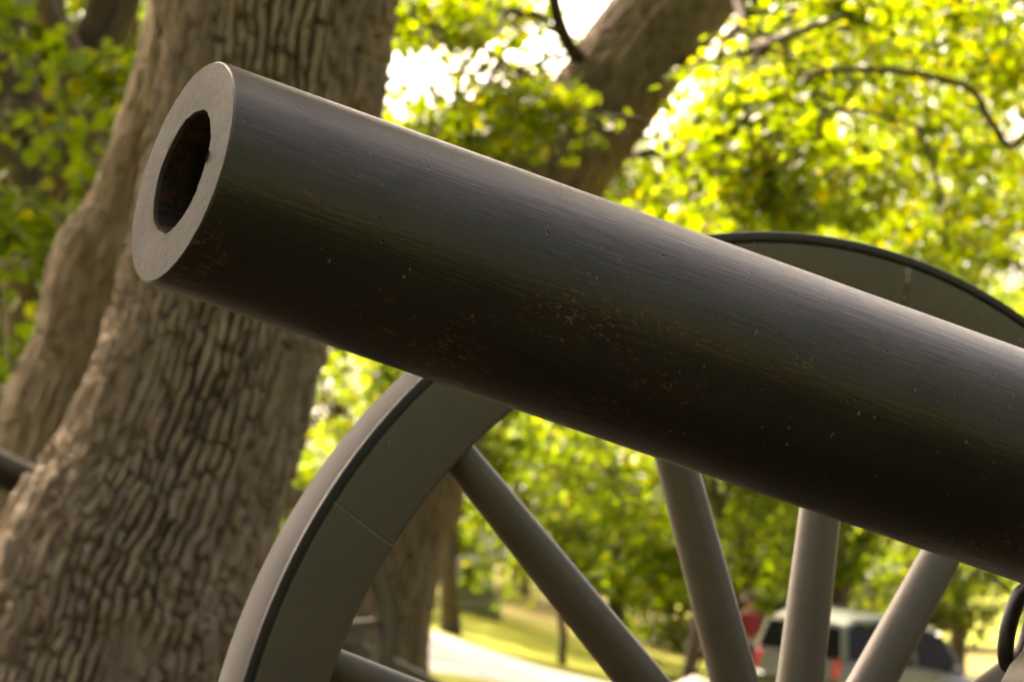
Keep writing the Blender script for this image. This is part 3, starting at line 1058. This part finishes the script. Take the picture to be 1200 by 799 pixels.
def leaning_maple():
    D = 18.0
    rows = [(1060, 452, 85), (1000, 450, 66), (900, 448, 56), (799, 447, 52), (700, 456, 50), (640, 470, 50), (585, 487, 49), (480, 525, 48), (400, 560, 48), (300, 602, 52),
            (205, 648, 59), (125, 703, 60), (60, 748, 60), (0, 798, 57), (-80, 862, 50), (-220, 950, 40), (-420, 1040, 34)]
    b = base_at(452, D)
    root = empty('leaning_maple', b)
    tag(root, 'leaning maple whose thick limb rises right above the barrel with bright leaves', 'tree', 'trees behind the cannon')
    ctr = [at(x, y, D) - b for y, x, h in rows]; rad = [h / FPX * D for y, x, h in rows]
    bark_tube('trunk', ctr, rad, M['bark'], root, 200, .022, .045, (.045, .2), 31, .10, None, -.3)
    # named limbs, traced where they stand
    def limb(pix, r0, r1):
        q = catmull([at(x, y, d) - b for x, y, d in pix], 5)
        return (list(q), np.linspace(r0, r1, len(q)))
    L = [limb([(715, 105, 18), (672, 60, 17.8), (652, 15, 17.6), (640, -60, 17.4), (600, -180, 17)], .055, .03),
         limb([(800, 0, 18), (845, -30, 17.5), (870, 20, 17), (852, 45, 16.6), (842, 70, 16.4)], .05, .02),
         limb([(640, 25, 17.6), (600, 10, 17.2), (562, 55, 17), (530, 40, 16.8), (500, 30, 16.5)], .035, .012),
         limb([(620, 90, 17.0), (585, 70, 17), (555, 45, 17), (540, 20, 17)], .025, .012),
         limb([(1040, -420, 18), (1150, -260, 16.8), (1250, -60, 15.2), (1240, 90, 14.5), (1190, 170, 14.4), (1160, 140, 14.4), (1140, 107, 14.4), (1100, 92, 14.4), (1040, 83, 14.4), (970, 83, 14.4), (945, 94, 14.4), (952, 114, 14.4), (968, 128, 14.4),
               (1000, 128, 14.4), (1040, 138, 14.4), (1075, 148, 14.4), (1100, 160, 14.4)], .024, .009),
         limb([(1075, 148, 14.4), (1090, 185, 14.4), (1105, 240, 14.4), (1108, 272, 14.4), (1112, 300, 14.4)], .014, .006),
         limb([(690, 175, 18.4), (760, 180, 18.0), (800, 150, 15), (850, 140, 14.5), (900, 160, 14), (940, 190, 14)], .035, .012),
         limb([(745, 70, 18.4), (820, 75, 17.6), (870, 60, 16), (930, 40, 15), (990, 20, 15)], .04, .015)]
    rng = np.random.default_rng(33)
    regs = [(505, 610, 110, 185, 16.5, 19.5, 24), (455, 590, -15, 40, 16.5, 19, 24), (520, 640, -20, 30, 19, 21, 14), (600, 690, 70, 120, 19.5, 21, 6),
            (840, 900, 60, 150, 14, 17.5, 12), (900, 1010, 60, 150, 15.5, 18, 12), (805, 970, 130, 200, 13.5, 16.5, 20), (775, 960, 200, 270, 14, 17.5, 20), (940, 1210, -30, 80, 15, 21, 40), (980, 1210, 80, 300, 16, 22, 42),
            (720, 790, 190, 262, 19, 21, 12), (500, 590, 150, 190, 17, 19, 8), (880, 960, -20, 40, 19, 22, 10), (600, 660, 95, 165, 16, 17, 6), (860, 1210, 120, 300, 20, 25, 26), (900, 1210, -20, 120, 21, 26, 26)]
    cents = leaf_sprays(regs, rng) - b
    limbpts = np.vstack([np.array(l[0]) for l in L])
    for c in cents:
        j = np.argmin(np.linalg.norm(limbpts - c, axis=1))
        if np.linalg.norm(limbpts[j] - c) < 1.6: L.append((bend(limbpts[j], c, rng, 4, .05, .05), np.linspace(.012, .005, 4)))
    # unseen upper crown
    top = ctr[-1]; hi = []
    for k in range(5):
        a = math.atan2(rh[1], rh[0]) + rng.uniform(-1.0, 1.0); Ln = rng.uniform(2.5, 4.5)
        tip = top + np.array([math.cos(a) * Ln, math.sin(a) * Ln, rng.uniform(.3, 2.5)])
        pts = bend(top, tip, rng, 8, .06, .12); L.append((pts, np.linspace(.13, .03, 8)))
        for _ in range(14):
            st = pts[rng.integers(2, 8)]; d = rng.normal(size=3); d[2] = abs(d[2]) * .8; d /= np.linalg.norm(d)
            e = st + d * rng.uniform(.5, 1.7); L.append((bend(st, e, rng, 4, .06), np.linspace(.03, .012, 4))); hi.append(e)
    twigs_mesh(L, 7).build('branches', M['bark_dark'], root, True)
    v1, f1 = cluster_leaves(cents, rng.uniform(.55, 1.25, len(cents)) * .34, 54, .075, rng, .5)
    v2, f2 = cluster_leaves(np.array(hi), .85, 55, .15, rng)
    # the 300 leaves that show largest are pieces of their own, the rest one mass
    lv = v1.reshape(-1, 6, 3)
    cw = lv.mean(1) + b - CAM
    dep = cw @ FWD; sx = 600 + FPX * (cw @ RIGHT) / dep; sy = 399.5 - FPX * (cw @ UP) / dep
    vis = (sx > 470) & (sx < 1195) & (sy > 5) & (sy < 75 + (sx - 275) * .357)
    area = np.linalg.norm(lv[:, 3] - lv[:, 0], axis=1) / dep * vis
    order = np.argsort(-area); big, rest = order[:300], np.sort(order[300:])
    for k in big:
        o_ = lv[k, 0]
        mesh_np('leaf', lv[k] - o_, [(0, 1, 2, 3), (0, 3, 4, 5)], M['leaf_single'], root, False, None, o_)
    v1 = lv[rest].reshape(-1, 3); f1 = f1[:len(rest) * 2]
    v, f = merge([(v1, f1), (v2, f2)])
    c = mesh_np('crown', v, f, M['leaf'], root, False); c['kind'] = 'stuff'


leaning_maple()


# --- shaded trees at the left edge
def left_trees():
    specs = [('shaded dark trunked tree at the far left edge beside the blurred stem', 45, 25.0, .32, [(900, 40), (700, 42), (400, 48), (230, 25), (100, 10), (-100, -20), (-400, -40)], 51),
             ('shaded tree with forking dark limbs at the top left corner', 150, 27.0, .26, [(900, 95), (600, 92), (340, 88), (180, 92), (80, 100), (0, 130), (-200, 160), (-450, 170)], 52),
             ('deep green tree filling the gap left of the furrowed trunk', -70, 30.0, .30, [(900, -90), (500, -80), (200, -70), (-200, -60), (-500, -60)], 53)]
    for lab, px, D, r, line, seed in specs:
        rng = np.random.default_rng(seed)
        b = base_at(line[0][1], D)
        root = empty('shaded_tree', b)
        tag(root, lab, 'tree', 'shaded trees at the left')
        ctr = [at(x, y, D) - b for y, x in line]
        ctr.insert(0, np.array([ctr[0][0], ctr[0][1], -.3]))
        rad = np.linspace(r * 1.25, r * .6, len(ctr))
        bark_tube('trunk', ctr, rad, M['bark_dark'], root, 40, .08, .02, (.08, .3), seed, .15)
        segs = []
        limbpix = {51: [[(42, 260), (20, 190), (-20, 150)], [(40, 240), (80, 180), (110, 120), (60, 20), (40, -30)], [(30, 120), (0, 170), (-30, 190)]],
                   52: [[(92, 150), (75, 60), (60, -30)], [(100, 90), (140, 40), (165, -20)], [(88, 250), (60, 300), (45, 380)]],
                   53: [[(-70, 200), (0, 120), (40, 100)]]}[seed]
        for lp in limbpix:
            q = catmull([at(x, y, D - .3) - b for x, y in lp], 5); segs.append((list(q), np.linspace(r * .55, r * .25, len(q))))
        cents = []
        box = {51: (-40, 170, 60, 560), 52: (-30, 190, -40, 420), 53: (-120, 120, -60, 600)}[seed]
        n = {51: 70, 52: 75, 53: 120}[seed]
        for _ in range(n):
            cents.append(at(rng.uniform(box[0], box[1]), rng.uniform(box[2], box[3]), (rng.uniform(28.5, 33) if rng.random() < .915 else rng.uniform(22, 24))) - b)
        for _ in range(150):
            d = rng.normal(size=3); d /= np.linalg.norm(d)
            cents.append(ctr[-1] + d * rng.random() ** .4 * np.array([3.4, 3.4, 3.0]) - np.r_[rh, 0] * 3.6)
        cents = np.array(cents)
        lpts = np.vstack([np.array(s[0]) for s in segs] + [np.array(ctr[2:])])
        for c in cents[::2]:
            j = np.argmin(np.linalg.norm(lpts - c, axis=1)); segs.append((bend(lpts[j], c, rng, 4, .05), np.linspace(.03, .01, 4)))
        twigs_mesh(segs, 6).build('branches', M['bark_dark'], root, True)
        v, f = cluster_leaves(cents, rng.uniform(.6, 1.2, len(cents)) * .66, 52, .16, rng, .5)
        c = mesh_np('crown', v, f, M['leaf_deep'], root, False); c['kind'] = 'stuff'


left_trees()

# --- trees beyond the road
def far_trees():
    # px, depth, height, crown radius, crown base, label, seed, trunk radius, leaf material
    T = [(722, 52, 6.0, 3.3, .7, 'small bright yellow green tree on the bank seen below the barrel', 61, .17, 'leaf_far'),
         (528, 47, 6.5, 1.9, 2.0, 'dark trunked tree at the road edge beside the grey marker stone', 62, .15, 'leaf_far'),
         (610, 76, 9.5, 4.8, .9, 'bright green tree on the meadow behind the grey marker stone', 63, .22, 'leaf_far'),
         (868, 57, 9.5, 4.0, .9, 'deep green tree above the person with the hat', 64, .2, 'leaf_deep'),
         (992, 54, 10.0, 3.8, 1.0, 'tree with a dark trunk rising behind the parked car roof', 65, .22, 'leaf_deep'),
         (1225, 60, 9.0, 4.0, 2.2, 'tree with hanging leaves right of the parked car', 66, .2, 'leaf_far'),
         (808, 44, 6.5, 2.3, 1.7, 'slender leaning tree between the two middle spokes', 67, .10, 'leaf_far'),
         (400, 62, 11.0, 4.6, 1.2, 'green tree seen between the furrowed trunk and the wheel rim', 68, .25, 'leaf_far'),
         (690, 84, 15.0, 5.6, 1.0, 'tall tree behind the small bright tree on the bank', 69, .3, 'leaf_far'),
         (830, 80, 19.0, 6.2, .5, 'tall tree crowned behind the leaning maple limb', 70, .3, 'leaf_far'),
         (1010, 78, 22.0, 6.8, .5, 'tallest background tree above the far wheel rim', 71, .34, 'leaf_far'),
         (1280, 74, 22.0, 7.4, 4.2, 'tall background tree at the right edge', 72, .34, 'leaf_far'),
         (300, 80, 18.0, 5.8, 1.5, 'tall tree hidden behind the furrowed trunk', 73, .3, 'leaf_deep'),
         (40, 43, 21.0, 6.5, .5, 'green tree far behind at the left edge', 74, .3, 'leaf_deep'),
         (-190, 39, 21.0, 6.5, 1.0, 'tall tree added outside the left edge to block the sun', 76, .3, 'leaf_deep'),  # added to keep the sun off the left foliage
         (1120, 84, 13.0, 5.5, 1.5, 'rounded tree seen below the barrel at the right edge', 77, .25, 'leaf_far'),
         (555, 92, 11.0, 5.0, 2.0, 'distant tree low behind the marker stone', 75, .25, 'leaf_far')]
    for px, D, h, cr, cb, lab, seed, tr, lm in T:
        b = base_at(px, D)
        lean = (0, 0)
        if seed == 67: lean = (1.0 * RIGHT[0], 1.0 * RIGHT[1])
        big = h > 14
        crown_tree('background_tree', lab, b, h, cr, cb, M[lm], M['bark_dark'], seed, nclus=int(215 if big else 150) if D > 50 else 90, per=66 if big else 74,
                   lsize=.20 if big else .14, crad=1.05 if big else .72, trunk_r=tr, lean=lean, gaps=.75, group='background trees beyond the road')


far_trees()


def shrubs():
    S = [(905, 62, 3.2, 2.8, 'deep green shrub mass just above the parked car roof'), (960, 66, 3.8, 3.0, 'rounded shrub behind the dark trunk above the car'), (830, 64, 2.8, 2.4, 'shrub beside the slender leaning tree'),
         (395, 58, 3.4, 3.0, 'shrub low between the furrowed trunk and the wheel rim'), (345, 52, 2.6, 2.2, 'small shrub beside the lower right side of the furrowed trunk'),
         (1040, 72, 3.6, 3.0, 'shrub seen between the right hand spokes'), (480, 70, 3.0, 2.6, 'shrub behind the leaning maple trunk'), (30, 40, 3.5, 3.0, 'dark shrub at the left edge behind the second cannon')]
    for i, (px, D, h, cr, lab) in enumerate(S):
        crown_tree('shrub', lab, base_at(px, D), h, cr, .1, M['leaf_deep' if i in (0, 2, 7) else 'leaf_far'], M['bark_dark'], 140 + i, 70, 52, .16, .65, .06, group='shrubs beyond the road', cat='shrub')
    H = [(870, 120, 9, 5, 'far hedgerow tree left of the car line'), (960, 128, 10, 5.5, 'far hedgerow tree behind the vertical spoke'), (1060, 118, 8, 5, 'far hedgerow tree behind the fourth spoke'), (760, 125, 10, 5.5, 'far hedgerow tree behind the bright bank tree'),
         (1260, 140, 9, 5, 'far hedgerow tree beyond the right edge')]
    for i, (px, D, h, cr, lab) in enumerate(H):
        crown_tree('hedgerow_tree', lab, base_at(px, D), h, cr, .2, M['leaf_deep'], M['bark_dark'], 160 + i, 90, 46, .34, 1.2, .25, group='far hedgerow trees')


shrubs()


def sapling(px, depth, h, label, seed):
    crown_tree('sapling', label, base_at(px, depth), h, .7, h * .55, M['leaf_far'], M['bark_dark'], seed, 22, 34, .11, .3, .055, group='saplings by the road')


sapling(660, 45, 2.6, 'thin sapling with bare lower stem at the edge of the pale road', 81)

# ------------------------------------------------------------------ marker stone, boulder
M['granite'] = simple('grey granite', (0.22, 0.22, 0.215), .8, var=.3, scale=14, bump=.4)
M['pale_stone'] = simple('pale stone', (0.46, 0.43, 0.38), .85, var=.2, scale=10, bump=.4)


def marker():
    b = base_at(557, 56)
    root = empty('marker_stone', b, (0, 0, -.35)); tag(root, 'upright grey granite marker stone on the bank beside the road edge tree', 'monument')
    mb = MB(); mb.box((0, 0, .02), (.95, .6, .5), 0, .03); mb.build('base', M['granite'], root, 35)
    mb = MB()
    rings = []
    for z, w, d in ((.27, .34, .17), (.30, .36, .19), (1.05, .34, .18), (1.12, .31, .16), (1.17, .22, .10)):
        rings.append([(-w, -d, z), (w, -d, z), (w, d, z), (-w, d, z)])
    mb.loft(rings, 0, True); o = mb.build('slab', M['granite'], root, 35); bevel_mod(o, .02)
    mb = MB(); mb.box((0, -.195, .72), (.44, .014, .44), 0, .004); mb.build('plaque', M['iron'], root, 35)


marker()


def boulder():
    b = base_at(815, 33)
    rng = np.random.default_rng(3); mb = MB(); rings = []
    n = 18
    for i, zz in enumerate(np.linspace(-1, 1, 9)):
        r = math.sqrt(max(0.002, 1 - abs(zz) ** 2.6))
        rings.append([(.36 * r * math.cos(2 * PI * k / n) * (1 + .09 * math.sin(3 * k + i)), .26 * r * math.sin(2 * PI * k / n) * (1 + .08 * math.cos(2 * k + i)), .34 + .40 * zz) for k in range(n)])
    mb.loft(rings, 0, True)
    top = at(815, 791, 33)[2]
    o = mb.build('boulder', M['pale_stone'], None, True, (b[0], b[1], min(b[2], top - .74)))
    tag(o, 'pale rounded stone low between the two middle spokes', 'stone')


boulder()

# ------------------------------------------------------------------ parked car
M['car_paint'] = simple('silver green car paint', (0.115, 0.13, 0.108), .3, .15, .5, .04, 3)
M['car_glass'] = simple('dark car glass', (0.006, 0.007, 0.007), .3, 0, .06, .05, 3)
M['tail_red'] = simple('red tail lamp', (0.45, 0.012, 0.015), .2, 0, .6, .1, 10)
M['rubber'] = simple('rubber', (0.02, 0.02, 0.02), .8, var=.2)
M['trim'] = simple('dark trim', (0.03, 0.03, 0.032), .5, var=.1)
M['alloy'] = simple('alloy', (0.5, 0.5, 0.5), .3, .8, var=.08)
M['plate'] = simple('number plate', (0.6, 0.6, 0.58), .5, var=.05)


def car():
    """Estate-bodied car, local x forward, z up, standing on the slope."""
    a = math.radians(40)
    f3 = fh * math.cos(a) + rh * math.sin(a)
    cx, cy = ud(5.85, 46.4)
    L, W, WB = 4.6, 1.82, 2.7
    s3 = np.array([f3[1], -f3[0]])
    def gz(lx, ly): return float(ground_z(cx + f3[0] * lx + s3[0] * ly, cy + f3[1] * lx + s3[1] * ly)) + .055
    pf = (gz(WB / 2, .8) + gz(WB / 2, -.8)) / 2; pr = (gz(-WB / 2, .8) + gz(-WB / 2, -.8)) / 2
    pl = (gz(WB / 2, -.8) + gz(-WB / 2, -.8)) / 2; pq = (gz(WB / 2, .8) + gz(-WB / 2, .8)) / 2
    X = Vector((f3[0], f3[1], (pf - pr) / WB)).normalized()
    Yl = Vector((-s3[0], -s3[1], (pl - pq) / 1.6)).normalized()
    Z = X.cross(Yl).normalized(); Yl = Z.cross(X)
    root = empty('parked_car')
    root.matrix_world = Matrix(((X.x, Yl.x, Z.x, cx), (X.y, Yl.y, Z.y, cy), (X.z, Yl.z, Z.z, (pf + pr) / 2), (0, 0, 0, 1)))
    tag(root, 'silver green car with dark windows and red tail lamp behind the spokes', 'car')
    # lower body sections along x: (x, half width, z low, z belt)
    secs = [(-2.28, .70, .42, .78), (-2.25, .80, .36, .94), (-2.10, .88, .30, 1.0), (-1.6, .91, .28, 1.02), (-.5, .915, .26, 1.0), (.6, .915, .26, .98), (1.05, .91, .27, .96),
            (1.75, .88, .30, .88), (2.15, .80, .34, .78), (2.30, .66, .42, .66)]
    mb = MB(); rings = []
    for x, w, z0, z1 in secs:
        rings.append([(x, -w * .86, z0), (x, -w, z0 + .12), (x, -w * 1.0, (z0 + z1) / 2 + .05), (x, -w * .95, z1 - .05), (x, -w * .88, z1), (x, 0, z1 + .02),
                      (x, w * .88, z1), (x, w * .95, z1 - .05), (x, w, (z0 + z1) / 2 + .05), (x, w, z0 + .12), (x, w * .86, z0)])
    mb.loft(rings, 0, True)
    # roof shell
    rsec = [(-2.18, .70, 1.30), (-2.08, .72, 1.50), (-1.80, .71, 1.62), (-1.0, .70, 1.69), (-.2, .69, 1.69), (.55, .66, 1.63), (.78, .63, 1.55)]
    rings = []
    for x, w, z in rsec:
        rings.append([(x, -w, z - .07), (x, -w * .93, z - .01), (x, -w * .6, z + .025), (x, 0, z + .035), (x, w * .6, z + .025), (x, w * .93, z - .01), (x, w, z - .07), (x, 0, z - .08)])
    mb.loft(rings, 0, True)
    # pillars
    for s in (-1, 1):
        for (x0, z0, y0, x1, z1, y1, w) in ((-2.19, .96, .82, -2.12, 1.44, .70, .055), (-1.30, 1.0, .86, -1.18, 1.62, .70, .04), (-.25, .99, .87, -.28, 1.63, .69, .04), (1.36, .95, .82, .72, 1.53, .63, .05)):
            mb.tube([(x0, s * y0, z0), (x1, s * y1, z1)], w, 8)
    mb.build('body', M['car_paint'], root, 40)
    for s in (-1, 1):
        for q in (((-2.10, .98), (-1.30, .99), (-1.20, 1.58), (-2.04, 1.46)), ((-1.28, .99), (-.27, .98), (-.30, 1.62), (-1.17, 1.60)), ((-.24, .98), (1.26, .95), (.70, 1.50), (-.27, 1.62))):
            mb = MB()
            pts = [(x, s * (.865 - (z - .96) * .265), z) for x, z in q]
            mb.add(pts + [(x, y - s * .012, z) for x, y, z in pts], [(0, 1, 2, 3), (7, 6, 5, 4), (0, 4, 5, 1), (1, 5, 6, 2), (2, 6, 7, 3), (3, 7, 4, 0)])
            mb.build('side_window', M['car_glass'], root, False)
    for nm, q in (('rear_window', ((-2.215, .80, .99), (-2.15, .66, 1.44))), ('windscreen', ((1.36, .80, .955), (.76, .62, 1.53)))):
        (xa, wa, za), (xb, wb_, zb) = q
        mb = MB(); dx = -.012 if xa < 0 else .012
        p = [(xa, -wa, za), (xa, wa, za), (xb, wb_, zb), (xb, -wb_, zb)]
        mb.add(p + [(x + dx, y, z) for x, y, z in p], [(0, 1, 2, 3), (7, 6, 5, 4), (0, 4, 5, 1), (1, 5, 6, 2), (2, 6, 7, 3), (3, 7, 4, 0)])
        mb.build(nm, M['car_glass'], root, False)
    for s in (-1, 1):
        mb = MB(); mb.box((-2.23, s * .73, .80), (.12, .14, .30), 0, .03); mb.build('tail_light', M['tail_red'], root, 40)
        mb = MB(); mb.box((2.16, s * .66, .68), (.16, .26, .13), 0, .03); mb.build('headlight', M['plate'], root, 40)
        mb = MB(); mb.box((.85, s * .99, 1.0), (.10, .16, .12), 0, .03); mb.build('mirror', M['car_paint'], root, 40)
        mb = MB(); mb.tube([(-1.85, s * .58, 1.68), (-1.75, s * .58, 1.72), (-.1, s * .57, 1.76), (.05, s * .57, 1.72)], .018, 8); mb.build('roof_rail', M['trim'], root, True)
        for x in (-WB / 2, WB / 2):
            mb = MB(); mb.revolve([(-.11, .20), (-.11, .29), (-.08, .325), (.08, .325), (.11, .29), (.11, .20)], 28, 'Y', 0, True)
            w = mb.build('wheel', M['rubber'], root, 35, (x, s * .80, .325))
            mb = MB(); mb.revolve([(.10 * s, .20), (.118 * s, .19), (.105 * s, .05), (.12 * s, .04)], 28, 'Y', 0, True); mb.build('rim', M['alloy'], w, 35)
    mb = MB(); mb.box((-2.28, 0, .52), (.14, 1.56, .20), 0, .04); mb.build('rear_bumper', M['trim'], root, 40)
    mb = MB(); mb.box((-2.285, 0, .80), (.03, .50, .13), 0, .006); mb.build('number_plate', M['plate'], root, 40)
    for s in (-1, 1):
        for x in (-.75, .35):
            mb = MB(); mb.box((x, s * .915, .86), (.18, .03, .03), 0, .008); mb.build('door_handle', M['trim'], root, 40)


car()

# ------------------------------------------------------------------ person beside the car
M['skin'] = simple('skin', (0.45, 0.27, 0.19), .55, var=.08, scale=20)
M['red_cloth'] = simple('red shirt cloth', (0.26, 0.016, 0.016), .8, var=.15, scale=30)
M['denim'] = simple('blue trousers cloth', (0.05, 0.065, 0.11), .85, var=.2, scale=30)
M['hat_felt'] = simple('brown hat felt', (0.10, 0.062, 0.04), .85, var=.15, scale=30)


def skin_body(name, verts, edges, radii, mat, parent, sub=2, root_i=0):
    me = bpy.data.meshes.new(name); me.from_pydata(verts, edges, []); me.update()
    o = bpy.data.objects.new(name, me); COL.objects.link(o); o.parent = parent
    me.materials.append(mat)
    sk = o.modifiers.new('skin', 'SKIN'); sk.use_smooth_shade = True
    for i, r in enumerate(radii):
        v = me.skin_vertices[0].data[i]; v.radius = r if hasattr(r, '__len__') else (r, r); v.use_root = (i == root_i)
    ss = o.modifiers.new('subdivision', 'SUBSURF'); ss.levels = sub; ss.render_levels = sub
    return o


def person():
    b = base_at(878, 49.5)
    root = empty('person', b, (0, 0, math.atan2(-fh[1], -fh[0]) + PI / 2 + .5))
    tag(root, 'person in a brown brimmed hat and red shirt standing beside the car', 'person')
    h = 1.70
    V = [(0, 0, .95), (0, 0, 1.15), (0, 0, 1.36), (0, .01, 1.47), (0, 0, 1.56), (0, -.01, 1.66), (0, -.01, 1.72)]
    E = [(0, 1), (1, 2), (2, 3), (3, 4), (4, 5), (5, 6)]
    R = [(.15, .11), (.145, .10), (.16, .10), (.055, .055), (.07, .085), (.08, .10), (.05, .06)]
    def chain(start, pts, rs):
        p = start
        for q, r in zip(pts, rs):
            V.append(q); R.append(r); E.append((p, len(V) - 1)); p = len(V) - 1
        return p
    for s in (-1, 1):
        chain(0, [(s * .10, 0, .86), (s * .11, -.02, .50), (s * .11, .02, .10), (s * .115, -.10, .04), (s * .118, -.17, .035)], [.095, .062, .045, .042, .03])
        w = chain(2, [(s * .17, 0, 1.38), (s * .23, .03, 1.12), (s * .23, -.10, .92), (s * .225, -.15, .84)], [.058, .045, .032, .036])
        for k, (dx, dz) in enumerate(((-.030, -.075), (-.010, -.09), (.010, -.085), (.028, -.065))):
            chain(w, [(s * .225 + dx * .8, -.165, .84 + dz * .5), (s * .225 + dx, -.17, .84 + dz)], [.010, .008])
        chain(w, [(s * .20, -.185, .83), (s * .195, -.20, .79)], [.011, .009])
    skin_body('body', V, E, R, M['skin'], root)
    sv = [(0, 0, .90), (0, 0, 1.15), (0, 0, 1.36), (0, .005, 1.425)]
    se = [(0, 1), (1, 2), (2, 3)]; sr = [(.172, .13), (.165, .12), (.178, .118), (.08, .075)]
    for s in (-1, 1):
        k = len(sv); sv += [(s * .17, 0, 1.385), (s * .225, .025, 1.15), (s * .23, .01, 1.07)]; se += [(2, k), (k, k + 1), (k + 1, k + 2)]; sr += [.072, .066, .07]
    skin_body('shirt', sv, se, sr, M['red_cloth'], root)
    tv = [(0, 0, .98), (0, 0, .90)]; te = [(0, 1)]; tr = [(.165, .125), (.165, .125)]
    for s in (-1, 1):
        k = len(tv); tv += [(s * .10, 0, .82), (s * .11, -.02, .50), (s * .11, .02, .09)]; te += [(1, k), (k, k + 1), (k + 1, k + 2)]; tr += [.115, .08, .07]
    skin_body('trousers', tv, te, tr, M['denim'], root)
    for s in (-1, 1):
        skin_body('shoe', [(s * .112, .05, .045), (s * .115, -.08, .045), (s * .12, -.19, .035)], [(0, 1), (1, 2)], [.05, .052, .035], M['trim'], root, 1)
        mb = MB(); mb.revolve([(-.008, .002), (0, .012), (.008, .002)], 10, 'Y', 0, True, (s * .032, -.112, 1.625)); mb.build('eye', M['trim'], root, True)
        mb = MB(); mb.box((s * .082, .0, 1.615), (.02, .04, .06), 0, .008); mb.build('ear', M['skin'], root, True)
    mb = MB(); mb.loft([[(-.010, -.10, 1.635), (.010, -.10, 1.635), (.0, -.108, 1.637)], [(-.018, -.10, 1.59), (.018, -.10, 1.59), (0, -.132, 1.592)]], 0, True); mb.build('nose', M['skin'], root, True)
    mb = MB(); mb.revolve([(1.655, .10), (1.66, .20), (1.672, .205), (1.68, .19), (1.685, .105), (1.73, .10), (1.785, .085), (1.80, .05), (1.80, .003)], 28, 'Z', 0, False)
    mb.build('hat', M['hat_felt'], root, True)


person()


# ------------------------------------------------------------------ unseen trees added around the viewer to cut sky light and reflections
def unseen_trees():
    spots = [(-3, -13, 13, 5.0, 'unseen tree added a little left behind the viewer'), (6, -14, 14, 5.2, 'unseen tree added right behind the viewer'),
             (13, -8, 14, 5.4, 'broad unseen tree added at the rear right'), (16, 3, 13, 5.0, 'unseen tree added on the right beside the cannon row'),
             (-10, -20, 15, 5.6, 'tall unseen tree added farther behind the viewer on the left'), (2, -24, 16, 6.0, 'tallest unseen tree added in the back row behind the viewer'),
             (-15, 4, 9, 4.4, 'low unseen tree added on the left of the cannon'), (-17, 15, 10, 4.6, 'unseen tree added left of the shaded trees'), (-16, -8, 11, 4.6, 'unseen tree added at the rear left'),
             (18, 14, 13, 4.6, 'unseen tree added right of the leaning maple')]
    for i, (u, d, h, cr, lab) in enumerate(spots):
        x, y = ud(u, d)
        crown_tree('unseen_tree', lab, (x, y, float(ground_z(x, y))), h, cr, 1.2, M['leaf_deep'], M['bark_dark'], 120 + i, 150, 30, .38, 1.2, .3, group='unseen trees added to block light')


unseen_trees()
